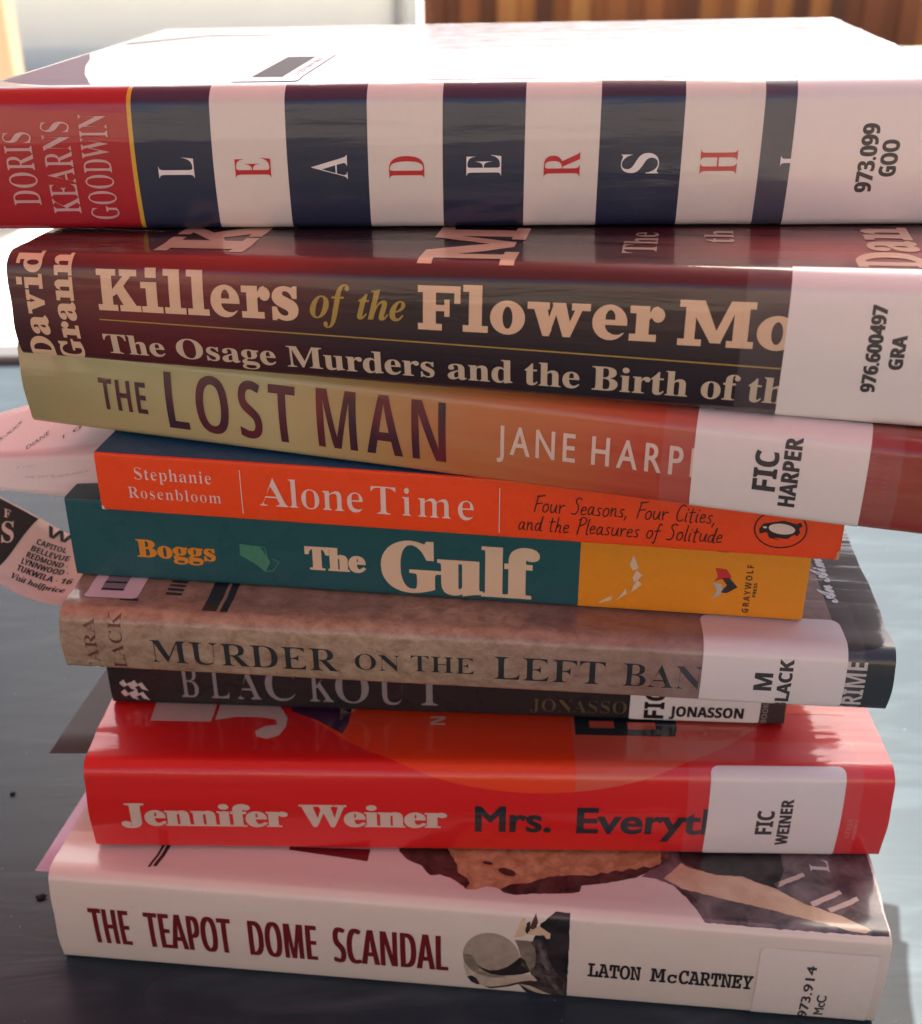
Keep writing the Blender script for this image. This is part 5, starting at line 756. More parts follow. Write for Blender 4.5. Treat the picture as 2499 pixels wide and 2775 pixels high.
LABELM = pm((.72, .69, .61), 'satin', .04, 4)
def tape_mat(haze):
    m, nt, p = new_mat('clear_tape'); n = nt.nodes; out = n['Material Output']
    tr = n.new('ShaderNodeBsdfTransparent'); mx = n.new('ShaderNodeMixShader')
    setp(p, Base_Color=(.75, .70, .72, 1), Roughness=.25, Coat_Weight=1.0, Coat_Roughness=.08)
    f = noise(nt, uvn(nt, .3, 1.1), 1.2, 3)
    nt.links.new(math_node(nt, 'ADD', math_node(nt, 'MULTIPLY', f, haze*.6), haze*.7), mx.inputs[0])
    nt.links.new(tr.outputs[0], mx.inputs[1]); nt.links.new(p.outputs[0], mx.inputs[2]); nt.links.new(mx.outputs[0], out.inputs[0]); return m
TAPE = tape_mat(.055)
L_ART, L_ART2, L_ART3, L_TXT, L_LAB, L_LTX, L_TAPE = .003, .006, .009, .012, .018, .024, .032
GROUP = 'library books in the stack'
def book(name, label, **k):
    B = Book(name, **k); tag(B.root, label, 'book', GROUP); return B
TILT = {}; Z = {}
RAW = dict(teapot=(3.51, -.18), mrs=(3.27, .11), blackout=(2.85, -.13), murder=(1.98, -.02), gulf=(2.49, -.18), alone=(1.74, -.14), lost=(2.55, -.38), killers=(3.17, 2.42), leader=(3.52, -.22))
z_, c_ = 0.0, 0.0
for k_, (T_, w_) in RAW.items(): Z[k_] = z_; TILT[k_] = c_; z_ += T_; c_ += math.radians(w_)
def mk(key, name, label, x, y, th, L, W, r, b):
    return book(name, label, x=x, y=y, th=th, L=L, T=RAW[key][0]-.045, wedge=math.radians(RAW[key][1]), W=W, r=r, bulge=b, z=Z[key]+.02, tilt=TILT[key])
def call_number(B, lab, lines, mat=INK, f='S', ex=.016):
    """lines: (text, baseline u, s0, s1)"""
    parts = []
    for txt, ub, s0, s1, cap in lines:
        parts += rot(text_loops(txt, f, s1-s0, cap, None, ex, ex*.5), ub, s0)
    B.decal('call_number', [(parts, mat)], L_LTX, lab)

# ------------------------------------------------------------------ 1 the white book at the bottom
B = mk('teapot', 'hardcover_book', 'white book with dark red capitals and a straw hat picture, lowest in the stack', -.12, 24.65, -5.70, 24.30, 15.7, .30, .15)
ivory = pm((.70, .655, .60), 'gloss', .05, 1)
def jacket_white():
    m, nt, p = new_mat('ivory_jacket')
    f = noise(nt, uvn(nt, .25, .9), 1.6, 5, .65); s_ = noise(nt, uvn(nt, 1, 1), 2.2, 6, .75)
    c = mixc(nt, f, (.66, .615, .51), (.74, .71, .61))
    edge = math_node(nt, 'GREATER_THAN', s_, .67)
    c = mixc(nt, math_node(nt, 'MULTIPLY', edge, .35), c, (.45, .40, .34))
    nt.links.new(c, p.inputs['Base Color']); finish(nt, p, 'gloss', 1); return m
jw = jacket_white()
B.cover([(B.L/2, jw)], .22, jag=.035); B.pages(.32, .22, PAGE)
MAR = pm(lin('6b1a22'), 'gloss', .12, 1)
B.decal('title_lettering', [(up(text_loops(a, 'S', u1-u0, 1.41, None, .022, -.050), u0, -.83), MAR) for a, u0, u1 in (('THE', -11.06, -9.83), ('TEAPOT', -9.36, -6.72), ('DOME', -6.2, -4.14), ('SCANDAL', -3.66, -.24))], L_TXT)
BLK = pm((.02, .02, .022), 'gloss', .1, 1)
B.decal('author_lettering', [(up(text_loops('LATON', 'M', 1.53, .57, None, .018, .014), 3.83, -.58), BLK), (up(text_loops('M', 'M', .46, .57, None, .018, .014), 5.62, -.58)+up(text_loops('c', 'M', .27, .38, None, .018, .014, ref='c'), 6.12, -.58)+up(text_loops('CARTNEY', 'M', 2.10, .57, None, .018, .014), 6.44, -.58), BLK)], L_TXT)
DKB = pp((.012, .011, .012), (.040, .034, .034), 1.6, 1); SUIT = pp((.030, .024, .024), (.13, .105, .10), 2.2, 4); STRAW = pp((.33, .285, .215), (.40, .35, .265), 3.5, 7); CRM = pp((.56, .42, .25), (.68, .55, .37), 1.2, 3); SKIN = pp((.36, .20, .085), (.58, .38, .19), 2.6, 5); BROWN = pp((.022, .012, .012), (.10, .05, .038), 1.7, 9); MAUVE = pp((.045, .036, .038), (.20, .16, .155), 1.1, 6); TANS = pm((.60, .50, .40), 'gloss', .2, 2)
# picture of a man holding a straw hat, on the spine
BRIMC = pp((.46, .40, .29), (.58, .52, .40), 3, 8); OLIVE = pp((.17, .15, .115), (.27, .24, .18), 2.5, 9); LAPEL = pp((.075, .062, .060), (.17, .145, .135), 3, 12)
B.decal('spine_picture', [([rough([(2.42, 1.32), (2.83, 1.71), (3.24, 1.70), (3.27, -1.72), (2.15, -1.72), (1.84, -1.2), (2.2, -.8), (2.1, .3)], .015)], DKB)], L_ART)
B.decal('spine_picture', [
    ([rough([(2.10, .62), (2.44, .76), (2.60, .40), (2.68, -.01), (2.90, -.50), (3.24, -.94), (3.26, -1.69), (2.91, -1.69), (2.18, -1.15), (2.40, -.94), (2.21, -.69), (2.30, .0)], .02)], SUIT),
    ([ellipse(1.02, -.08, .83, .92, 44, .1)], STRAW),
    ([ccw([(.20, -.05), (.22, -.62), (.33, -1.07), (.74, -1.42), (1.01, -1.50), (1.45, -1.34), (1.91, -1.11), (2.40, -.98), (2.21, -.70), (1.68, -.80), (1.01, -.82), (.6, -.42), (.42, .0)])], BRIMC),
    ([rough([(1.66, .74), (1.74, 1.0), (1.79, 1.11), (1.82, 1.30), (1.89, 1.46), (1.98, 1.44), (1.96, 1.2), (2.05, 1.0), (1.99, .85), (1.87, .78)], .015, .1)], CRM),
    ([rough([(1.99, .93), (2.24, 1.21), (2.40, 1.20), (2.51, 1.12), (2.71, .98), (2.70, .80), (2.60, .78), (2.52, .91), (2.26, .88)], .015, .1)], CRM)], L_ART2)
B.decal('spine_picture', [
    ([ccw([(1.80, .38), (1.69, .66), (2.10, .66), (2.28, .40), (2.32, .07), (2.30, -.3), (2.17, -.59), (1.9, -.35), (1.88, .0)])], OLIVE),
    ([ccw([(.58, -.44), (.75, -.58), (.98, -.66), (1.22, -.62), (1.48, -.46), (1.68, -.25), (1.86, .0), (2.0, -.1), (2.17, -.59), (1.95, -.72), (1.68, -.80), (1.30, -.86), (1.01, -.82), (.75, -.66)])], DKB),
    ([rough([(.31, -1.03), (.44, -.96), (.58, -1.06), (.70, -1.36), (.60, -1.38), (.44, -1.28)], .015)], DKB),
    ([ccw([(.78, -1.42), (1.02, -1.44), (1.5, -1.28), (1.95, -1.04), (2.2, -.98), (2.36, -1.0), (1.95, -1.14), (1.5, -1.38), (1.01, -1.53)])], BROWN),
    ([ccw([(2.10, 1.12), (2.20, 1.45), (2.27, 1.63), (2.34, 1.36), (2.29, 1.16), (2.2, 1.08)])], BROWN), ([ccw([(1.98, 1.0), (2.02, 1.30), (2.12, 1.36), (2.12, 1.05), (2.04, .9)])], DKB),
    ([rough([(2.36, .62), (2.46, .60), (2.58, .05), (2.78, -.55), (2.70, -.62), (2.48, -.1)], .015)], LAPEL), ([rough([(2.62, -.75), (2.72, -.70), (3.05, -1.25), (3.2, -1.62), (3.02, -1.5)], .015)], LAPEL),
    ([rough([(1.87, -1.19), (2.18, -1.23), (2.55, -1.46), (2.82, -1.61), (2.62, -1.66), (2.2, -1.45)], .015)], BRIMC)], L_ART3)
# picture on the front board: face in profile, hat brim and jacket running to the corner
B.decal('cover_picture_and_reflection', [([rough([(-1.95, 4.6), (-1.95, 3.57), (-1.65, 3.25), (-1.2, 3.05), (-.9, 2.72), (-.62, 2.78), (-.3, 2.68), (.02, 2.42), (.2, 2.24), (.5, 2.25), (.8, 2.42), (1.1, 2.40), (1.3, 2.22), (1.6, 2.18), (2.2, 2.28), (2.9, 2.34), (3.3, 2.40), (3.50, 2.50), (3.55, 2.74), (4.3, 2.92), (5.14, 3.22), (5.98, 3.85), (6.3, 4.6)])], SKIN),
    ([rough([(5.3, 3.27), (5.73, 3.22), (6.2, 3.02), (6.55, 2.62), (6.82, 2.12), (7.02, 1.72), (8.5, 1.70), (10.2, 1.70), (12.08, 1.72), (12.10, 4.9), (5.9, 4.9), (5.9, 3.9)])], MAUVE)], L_ART)
saw = [(3.9+.21*i, 3.16+.09*(i % 2)+.062*i) for i in range(12)]
B.decal('cover_picture_and_reflection', [([rough([(-1.95, 4.6), (-1.95, 3.57), (-1.65, 3.25), (-1.2, 3.05), (-.9, 2.72), (-.62, 2.78), (-.3, 2.68), (.02, 2.42), (.2, 2.24), (.3, 2.5), (.2, 2.72), (-.1, 2.9), (-.15, 3.2), (-.5, 3.8), (-.5, 4.6)])], BROWN),
    ([rough([(1.2, 2.34), (1.3, 2.22), (1.6, 2.16), (2.2, 2.27), (2.9, 2.34), (3.48, 2.48), (3.53, 2.76), (4.3, 2.92), (5.14, 3.20), (5.98, 3.85), (6.25, 4.3)]+saw[::-1]+[(3.3, 3.12), (2.6, 3.0), (2.0, 2.7), (1.5, 2.6)])], BROWN),
    ([rough(ellipse(1.35, 3.05, .28, .13, 20, -.3), .05)], BROWN), ([rough(ellipse(.75, 3.35, .16, .07, 14, -.2), .04)], BROWN), ([rough(ellipse(3.15, 2.52, .28, .08, 18, .1), .03)], CRM),
    ([rough([(5.95, 3.25), (6.45, 2.92), (7.4, 2.72), (8.6, 2.42), (9.8, 2.10), (11.0, 1.80), (11.45, 1.76), (11.62, 1.86), (10.9, 2.3), (9.9, 2.72), (9.1, 3.22), (8.3, 3.55), (7.5, 3.55), (6.75, 3.75), (6.5, 3.95)])], CRM)], L_ART2)
B.decal('cover_picture_and_reflection', [([rough([(6.5, 4.0), (6.9, 3.72), (7.6, 3.58), (8.25, 3.6), (8.7, 3.35), (9.2, 3.18), (9.5, 3.9), (9.5, 4.9), (6.4, 4.9)])], DKB)]+
    [([rough([(a, b), (a+.9, b+.55), (a+.85, b+.68), (a-.06, b+.16)])], TANS) for a, b in ((9.2, 3.22), (10.15, 2.62), (10.6, 2.42))]+
    [([rough([(11.55, 1.72), (12.08, 1.72), (12.08, 2.15), (11.85, 2.1)])], BROWN)], L_ART3)
B.decal('cover_lettering', [(rot(text_loops('L', 'B', .5, .55, None), 10.85, 4.0), pm((.6, .58, .56), 'gloss', .05, 1)),
    ([ccw([(-5.27, 3.28), (-2.83, 3.05), (-2.82, 3.55), (-5.27, 3.40)])], MAR), ([ccw([(-9.28, 2.15), (-9.20, 2.15), (-9.02, 3.3), (-9.1, 3.3)]), ccw([(-9.14, 2.2), (-9.02, 2.2), (-8.84, 3.3), (-8.96, 3.3)])], BLK)], L_TXT)
lab = B.decal('call_number_label', [([rrect(8.62, -1.8, 11.88, 1.10, .18)], LABELM)], L_LAB)
call_number(B, lab, [('973.914', 10.23, -1.66, .57, .27), ('McC', 10.66, -1.48, -.57, .27)], pm((.05, .05, .05), 'satin', .1, 3), 'P', ex=.016)

# ------------------------------------------------------------------ 2 the red book
B = mk('mrs', 'hardcover_book', 'glossy red book with cream and black lettering and an orange circle, second from the bottom', .77, 26.70, -.82, 23.53, 15.6, .42, .15)
RED = pm((.66, .011, .010), 'mylar', .06, 10); ORG = pm((.80, .055, .008), 'mylar', .05, 10); SAL = pm((.66, .10, .055), 'mylar', .06, 10); PUR = pm((.055, .012, .05), 'mylar', .1, 10)
CREAM = pm((.62, .50, .40), 'mylar', .05, 10); TEAL = pm((.010, .020, .024), 'mylar', .1, 10)
B.cover([(B.L/2, RED)], .24, jag=.03); B.pages(.3, .24, PAGEW)
cx, cy, R = 1.5, 10.4, 9.62
arcL = [(cx+R*math.cos(a), cy+R*math.sin(a)) for a in np.linspace(math.radians(-150), math.radians(-90)+math.asin(1.05/R), 60)]
arcR = [(cx+R*math.cos(a), cy+R*math.sin(a)) for a in np.linspace(math.radians(-90)+math.asin(1.05/R), math.radians(-30), 60)]
B.decal('cover_art', [([ccw(arcL+[(2.55, 12.5), (-6.8, 12.5)])], ORG), ([ccw(arcR+[(9.8, 12.5), (2.55, 12.5)])], SAL)], L_ART)  # salmon half is the orange painted lighter for tape and reflection
B.decal('cover_art', [([ccw([(-6.04, 4.04), (-5.2, 3.6), (-4.36, 2.95), (-4.22, 3.44), (-4.2, 4.01), (-4.0, 6), (-6.5, 6)])], PUR), ([ccw([(-4.55, 4.3), (-4.5, 3.62), (-4.3, 3.9), (-3.9, 4.3)])], CREAM),
    ([ccw([(8.2, 4.05), (9.6, 4.15), (11.0, 4.1), (11.2, 6), (8.0, 6)])], ORG),
    ([ccw([(2.65, 3.02), (5.62, 2.98), (5.74, 3.4), (5.76, 5.0), (2.65, 5.0)]), np.array([(3.1, 3.35), (3.1, 3.7), (3.85, 3.7), (3.85, 3.35)]), np.array([(4.25, 3.3), (4.25, 3.65), (5.1, 3.65), (5.1, 3.3)])], TEAL)], L_ART2)
cap_j = [ccw([(-10.32, 4.6), (-10.28, 3.49), (-8.42, 3.47), (-8.40, 4.6)]),
         ccw([(-8.30, 4.5), (-8.31, 3.55), (-7.7, 3.72), (-7.0, 3.72), (-6.45, 3.6), (-6.38, 3.35), (-6.75, 3.28), (-7.0, 3.02), (-6.92, 2.8), (-6.6, 2.70), (-6.25, 2.85), (-6.10, 3.25), (-6.12, 3.7), (-6.3, 4.05), (-6.6, 4.5)])]
B.decal('cover_lettering', [(cap_j, CREAM), (rot(text_loops('N', 'S', .42, .45), -1.28, 3.42), CREAM)], L_TXT)
B.decal('author_lettering', [(up(text_loops('Jennifer', 'B', 4.98, .86, None, .05, .018), -10.86, -.60), CREAM), (up(text_loops('Weiner', 'B', 4.36, .84, None, .055, .018), -5.54, -.56), CREAM)], L_TXT)
B.decal('title_lettering', [(up(text_loops('Mrs.', 'P', 2.26, 1.0, None, .038, .03), -.36, -.70), TEAL), (up(text_loops('Everyth', 'P', 4.30, 1.0, None, .038, .03), 2.64, -.72), TEAL)], L_TXT)
B.decal('publisher_mark', [(rot(text_loops('ATRIA', 'B', .82, .14), 10.71, -.83)+rot(text_loops('BOOKS', 'B', .8, .10), 10.90, -.85), pm((.72, .16, .13), 'mylar', .05, 10))], L_TXT)
lab = B.decal('call_number_label', [([rrect(6.46, -1.62, 10.36, 1.70, .22)], LABEL)], L_LAB)
call_number(B, lab, [('FIC', 8.41, -.66, .26, .50), ('WEINER', 8.92, -1.10, .67, .36)])
B.decal('clear_tape', [([rrect(5.82, -1.70, 10.86, 2.75, .1)], TAPE)], L_TAPE)

# ------------------------------------------------------------------ 3 the thin black book
B = mk('blackout', 'paperback_book', 'thin black book with pale capitals, half hidden under the tan book', -.54, 29.19, -3.08, 20.64, 14.0, .10, .04)
BK = pm((.018, .016, .018), 'satin', .5, 20); BKB = pm((.045, .036, .034), 'satin', .4, 20)
B.cover([(9.5, BK), (B.L/2, BKB)], .06, jag=.03); B.pages(.06, .06, PAGE)
PALE = pm((.25, .225, .225), 'satin', .08, 20); GOLD = pm((.12, .085, .035), 'satin', .1, 20)
B.decal('title_lettering', [(sum([up(text_loops(c_, 'B', b_-a_, 1.16, None, -.027, .0), a_, -1.09) for c_, a_, b_ in (('B', -8.09, -7.54), ('L', -7.16, -6.58), ('A', -6.34, -5.62), ('C', -5.46, -4.55), ('K', -4.10, -3.38), ('O', -3.30, -2.27), ('U', -1.98, -1.15), ('T', -.86, .02))], []), PALE)], L_TXT)
B.decal('author_lettering', [(up(text_loops('JÓNASSON', 'B', 3.4, .46, None, -.016, -.002), 2.66, -1.17), GOLD)], L_TXT)
wave = []
for a in (0, .34):
    for b in (0, .36): wave.append(ccw([(-10.0+a, -.62-b), (-9.86+a, -.50-b), (-9.78+a, -.66-b), (-9.64+a, -.58-b), (-9.56+a, -.74-b), (-9.50+a+.04, -.90-b), (-9.66+a, -.84-b), (-9.74+a, -.70-b), (-9.88+a, -.78-b), (-9.96+a, -.70-b)]))
B.decal('publisher_mark', [(wave, pm((.52, .46, .46), 'satin', .05, 20))], L_TXT)
lab = B.decal('call_number_label', [([rrect(5.66, -1.36, 9.57, .9, .08)], LABEL)], L_LAB)
B.decal('call_number', [(rot(text_loops('FIC', 'S', 1.1, .60, None, .012), 6.70, -1.30)+up(text_loops('JONASSON', 'S', 2.22, .40, None, .012), 6.87, -1.20), INK)], L_LTX, lab)
B.decal('publisher_lettering', [(rot(text_loops('BOOKS', 'S', .9, .17), 9.80, -1.35), PALE)], L_TXT)

# ------------------------------------------------------------------ 4 the tan book
B = mk('murder', 'hardcover_book', 'mottled tan book in a clear jacket, black roman capitals and a dark right end', .14, 26.52, -4.92, 22.62, 14.8, .38, .12)
def parchment():
    m, nt, p = new_mat('parchment_print'); n = nt.nodes
    sp = n.new('ShaderNodeSeparateXYZ'); nt.links.new(uvn(nt), sp.inputs[0])
    f = noise(nt, uvn(nt, .9, 1.3), 1.7, 8, .74, .4); f2 = noise(nt, uvn(nt, 1.2, 2.2, (4, 4)), 3.2, 6, .75)
    c = ramp(nt, f, [(.28, (.17, .110, .068)), (.44, (.29, .205, .132)), (.58, (.38, .29, .195)), (.76, (.47, .37, .26))])
    c = mixc(nt, math_node(nt, 'MULTIPLY', math_node(nt, 'GREATER_THAN', f2, .60), .26), c, (.14, .10, .075))
    mr = n.new('ShaderNodeMapRange'); nt.links.new(sp.outputs[0], mr.inputs[0]); mr.inputs[1].default_value = -1; mr.inputs[2].default_value = 7
    c = mixc(nt, math_node(nt, 'MULTIPLY', mr.outputs[0], .62), c, (.20, .10, .115))
    nt.links.new(c, p.inputs['Base Color']); finish(nt, p, 'mylar', 30); return m
PAR = parchment(); CHAR = pm((.020, .019, .021), 'mylar', .25, 30); INKM = pm((.022, .026, .028), 'mylar', .3, 30); RBR = pm((.13, .05, .035), 'mylar', .2, 30)
B.cover([(9.9, PAR), (B.L/2, CHAR)], .22, jag=.04); B.pages(.3, .22, PAGE)
B.decal('cover_art', [([ccw([(-7.34, 1.16), (-6.93, 1.16), (-6.98, 4.5), (-7.42, 4.5)]), ccw([(-6.83, 1.15), (-6.62, 1.15), (-6.66, 4.5), (-6.88, 4.5)])], INKM),
    ([ccw([(-9.80, 1.50), (-9.25, 1.46), (-9.25, 1.60), (-9.62, 1.64), (-9.60, 1.95), (-9.78, 1.95)])], INKM)]+
    [([ccw([(-8.62, 1.95+.2*i), (-8.15, 1.93+.2*i), (-8.15, 2.05+.2*i), (-8.62, 2.07+.2*i)])], INKM) for i in range(6)], L_ART)
B.decal('author_lettering', [(rot(text_loops('CARA', 'B', 1.9, .33, None, -.010, -.002), -10.30, -1.12), RBR), (rot(text_loops('BLACK', 'B', 2.25, .36, None, -.010, -.002), -9.55, -1.28), RBR)], L_TXT)
def rom(t, u0, u1, cap, b): return up(text_loops(t, 'B', u1-u0, cap, None, -.020*cap/.7, -.004), u0, b)
B.decal('title_lettering', [(rom('MURDER', -8.78, -3.53, .74, -.54), INKM), (rom('ON', -3.05, -1.81, .52, -.42), INKM), (rom('THE', -1.50, .23, .52, -.38), INKM), (rom('LEFT', .78, 3.77, .74, -.50), INKM), (rom('BANK', 4.26, 7.2, .74, -.50), INKM)], L_TXT)
B.decal('publisher_lettering', [(rot(text_loops('CRIME', 'S', 1.75, .52, None, .0), 10.60, -1.12), pm((.55, .50, .48), 'mylar', .05, 30))], L_TXT)
B.decal('cover_lettering', [(rot(text_loops('An Aiming', 'C', 3.6, .5, None, .016), 10.24, 3.15), pm((.8, .8, .8), 'mylar', .03, 30))], L_TXT)
lab = B.decal('call_number_label', [([rrect(6.32, -1.05, 10.08, 2.25, .28)], LABEL)], L_LAB)
call_number(B, lab, [('M', 8.20, -.40, .17, .48), ('BLACK', 8.70, -1.12, .60, .36)])
st = B.decal('barcode_sticker', [([rrect(-10.86, 1.56, -9.34, 3.6, .15)], LABEL)], L_LAB)
B.decal('barcode', [([rrect(-10.5, 2.02, -9.85, 3.3, .01)], pm((.25, .24, .26), 'gloss', .05, 3))], L_LTX, st)
B.decal('barcode', [([ccw([(-10.5, 2.0), (-9.85, 2.0), (-9.85, 2.08), (-10.5, 2.08)]), ccw([(-10.5, 2.34), (-9.85, 2.34), (-9.85, 2.42), (-10.5, 2.42)])], INK)], L_LTX+.006, st)
B.decal('clear_tape', [([rrect(5.4, -1.1, 10.5, 3.2, .1)], TAPE)], L_TAPE)

# ------------------------------------------------------------------ 5 the teal and yellow paperback
B = mk('gulf', 'paperback_book', 'teal paperback with a yellow right end and a big cream title', -.93, 28.14, -6.71, 20.50, 14.0, .07, .02)
TL = pm((.012, .085, .098), 'satin', .14, 40); YL = pm((.70, .26, .012), 'satin', .06, 40); CR2 = pm((.66, .50, .34), 'satin', .04, 40); OR2 = pm((.62, .24, .02), 'satin', .06, 40); MINT = pm((.06, .22, .14), 'satin', .2, 40)
B.cover([(4.19, TL), (B.L/2, YL)], .035); B.pages(.03, .035, PAGEW, .02)
B.decal('author_lettering', [(up(text_loops('Boggs', 'B', 2.30, .57, None, .022, .012), -8.33, -.50), OR2)], L_TXT)
B.decal('title_lettering', [(up(text_loops('The', 'B', 1.72, .74, None, .045, .02), -3.45, -.56), CR2), (up(text_loops('Gulf', 'B', 4.40, 1.60, None, .085, .03), -1.30, -1.08), CR2)], L_TXT)
B.decal('spine_emblem', [([ccw([(-5.30, .12), (-4.72, .08), (-4.45, -.40), (-4.62, -.72), (-5.0, -.42), (-5.32, -.24)])]+stroke([(-4.85, .08), (-4.58, .06), (-4.50, -.48)], .03)+stroke([(-4.62, -.72), (-4.40, -.68), (-4.20, -.38), (-4.40, -.30)], .03), MINT)], L_TXT)
isl = [[(5.61, .56), (5.52, .22), (5.62, .06), (5.78, .14)], [(5.72, .08), (5.62, -.16), (5.66, -.26), (5.90, -.08)], [(5.86, -.10), (5.76, -.26), (5.60, -.32), (5.72, -.22)], [(5.76, -.22), (5.90, -.36), (5.62, -.64), (5.66, -.42)], [(5.47, -.50), (5.50, -.70), (5.22, -.92), (5.32, -.78)], [(5.10, -.78), (5.10, -.92), (4.75, -1.06), (4.88, -.92)]]
B.decal('spine_map', [([ccw(p)], CR2) for p in isl], L_TXT)
B.decal('publisher_mark', [
    ([ccw([(7.80, .30), (8.10, .28), (8.25, .06), (8.12, -.06), (7.98, -.04), (7.80, -.12), (7.90, .04)])], pm((.50, .03, .03), 'satin', .05, 40)),
    ([ccw([(8.0, .0), (8.20, .02), (8.44, -.26), (8.18, -.46), (7.98, -.46), (8.16, -.22)])], pm((.03, .03, .03), 'satin', .05, 40)),
    ([ccw([(7.78, -.14), (8.02, -.2), (8.06, -.36), (8.0, -.54), (7.78, -.66), (7.90, -.42)])], pm((.45, .42, .38), 'satin', .05, 40)),
    (rot(text_loops('GRAYWOLF', 'S', 1.52, .17, .95), 8.80, -1.06)+rot(text_loops('PRESS', 'S', .45, .09), 8.95, -.54), pm((.06, .04, .02), 'satin', .05, 40))], L_TXT)

# ------------------------------------------------------------------ 6 the orange paperback
B = mk('alone', 'paperback_book', 'orange red paperback with blue cover, white title and handwritten subtitle', -.10, 27.23, -7.58, 19.58, 13.0, .07, .02)
OR = pm((.78, .068, .010), 'satin', .06, 50); BLU = pm((.012, .085, .19), 'satin', .08, 50); WH = pm((.70, .56, .50), 'satin', .04, 50); PEN = pm((.030, .012, .010), 'satin', .1, 50)
B.cover([(B.L/2, OR)], .035); B.pages(.03, .035, PAGEW, .02)
B.decal('front_cover_print', [([rrect(-B.L/2, .875, B.L/2, 13.4, .005)], BLU)], L_ART)
B.decal('author_lettering', [(up(text_loops('Stephanie', 'B', 2.12, .34, .95, -.010, -.001), -8.72, .16), WH), (up(text_loops('Rosenbloom', 'B', 2.58, .32, .95, -.010, -.001), -8.96, -.40), WH)], L_TXT)
B.decal('title_lettering', [(up(text_loops('Alone', 'B', 2.80, .82, 1.0, -.026, -.003), -5.30, -.37), WH), (up(text_loops('Time', 'B', 2.72, .80, 1.0, -.026, -.003), -2.28, -.38), WH),
    ([rrect(-5.81, -.66, -5.785, .62, .001)], WH), ([rrect(1.10, -.70, 1.122, .60, .001)], WH)], L_TXT)
hl1, w1 = hand('Four Seasons, Four Cities,', .032, .25); hl2, w2 = hand('and the Pleasures of Solitude', .032, .25)
B.decal('subtitle_handwriting', [([l*np.array([4.66/w1, 1]) for l in []]+[l for l in up([l*np.array([4.70/w1, 1]) for l in hl1], 1.96, .0)]+up([l*np.array([5.25/w2, 1]) for l in hl2], 1.60, -.56), PEN)], L_TXT)
el = [ellipse(8.25, -.03, .66, .56, 48), ellipse(8.25, -.03, .625, .525, 48)[::-1]]
B.decal('publisher_mark', [(el, PEN), ([ccw([(7.72, -.06), (7.82, .10), (8.0, .14), (8.3, .22), (8.62, .14), (8.72, .20), (8.78, .10), (8.70, .02), (8.74, -.10), (8.68, -.20), (8.60, -.16), (8.45, -.30), (8.1, -.28), (8.28, -.36), (8.0, -.30), (7.92, -.14), (7.75, -.20)])], PEN)], L_TXT)
B.decal('publisher_mark', [([ellipse(8.28, -.02, .33, .15, 28, -.08)], WH), ([ellipse(7.86, .0, .05, .03, 12)], WH)], L_LAB)
B.decal('torn_corner', [([ccw([(-9.79, -.70), (-9.73, -.72), (-9.70, -.80), (-9.66, -.83), (-9.60, -.90), (-9.79, -.905)])], pm((.62, .55, .48), 'matte', .1, 50)), ([ccw([(9.66, -.90), (9.69, -.78), (9.72, -.72), (9.71, -.62), (9.79, -.50), (9.79, -.90)])], pm((.55, .30, .2), 'matte', .2, 50)), ([rrect(6.8, -.905, 7.05, -.86, .01)], pm((.62, .55, .48), 'matte', .1, 50))], L_TXT)

# ------------------------------------------------------------------ 7 the sand to red book
B = mk('lost', 'hardcover_book', 'glossy book fading from sand to red, under the black and maroon book', -.25, 27.14, -15.60, 24.45, 15.6, .45, .15)
def sunset():
    m, nt, p = new_mat('sunset_print'); n = nt.nodes
    sp = n.new('ShaderNodeSeparateXYZ'); nt.links.new(uvn(nt), sp.inputs[0])
    x = math_node(nt, 'ADD', sp.outputs[0], math_node(nt, 'MULTIPLY', math_node(nt, 'SUBTRACT', noise(nt, uvn(nt, .3, .5), 1.0, 3), .5), 2.4))
    mr = n.new('ShaderNodeMapRange'); nt.links.new(x, mr.inputs[0]); mr.inputs[1].default_value = -12.2; mr.inputs[2].default_value = 12.2
    c = ramp(nt, mr.outputs[0], [(0, (.27, .26, .12)), (.12, (.39, .34, .155)), (.30, (.45, .39, .19)), (.42, (.42, .26, .10)), (.52, (.46, .15, .045)), (.62, (.46, .10, .03)), (.70, (.44, .05, .025)), (.80, (.36, .02, .02)), (.92, (.26, .014, .018)), (1, (.20, .012, .016))])
    st = noise(nt, uvn(nt, .12, 1.6), 1.0, 4, .6)
    c = mixc(nt, math_node(nt, 'MULTIPLY', st, .35), c, (.30, .21, .09)) if False else mixc(nt, math_node(nt, 'MULTIPLY', math_node(nt, 'SUBTRACT', st, .35), .5), c, (.55, .40, .20))
    nt.links.new(c, p.inputs['Base Color']); finish(nt, p, 'mylar', 60); return m
def lostink():
    m, nt, p = new_mat('wine_ink'); f = noise(nt, uvn(nt, .55, .35), 1.2, 2)
    nt.links.new(ramp(nt, f, [(.35, (.020, .014, .028)), (.5, (.085, .014, .022)), (.68, (.16, .016, .022))]), p.inputs['Base Color']); finish(nt, p, 'mylar', 60); return m
B.cover([(B.L/2, sunset())], .24, jag=.05); B.pages(.32, .24, PAGE)
LI = lostink()
B.decal('title_lettering', [(up(text_loops('THE', 'S', 1.40, .88, .58, .0, -.012), -9.84, -.52), LI), (up(text_loops('LOST', 'S', 3.72, 1.58, .60, .0, -.03), -7.86, -.84), LI), (up(text_loops('MAN', 'S', 3.46, 1.62, .60, .0, -.03), -3.56, -.83), LI)], L_TXT)
PK = pm((.66, .52, .44), 'mylar', .05, 60)
B.decal('author_lettering', [(up(text_loops('JANE', 'P', 1.98, .76, .66, .012, .008), 1.22, -.37), PK), (up(text_loops('HARPER', 'P', 3.3, .76, .66, .012, .008), 3.60, -.36), PK)], L_TXT)
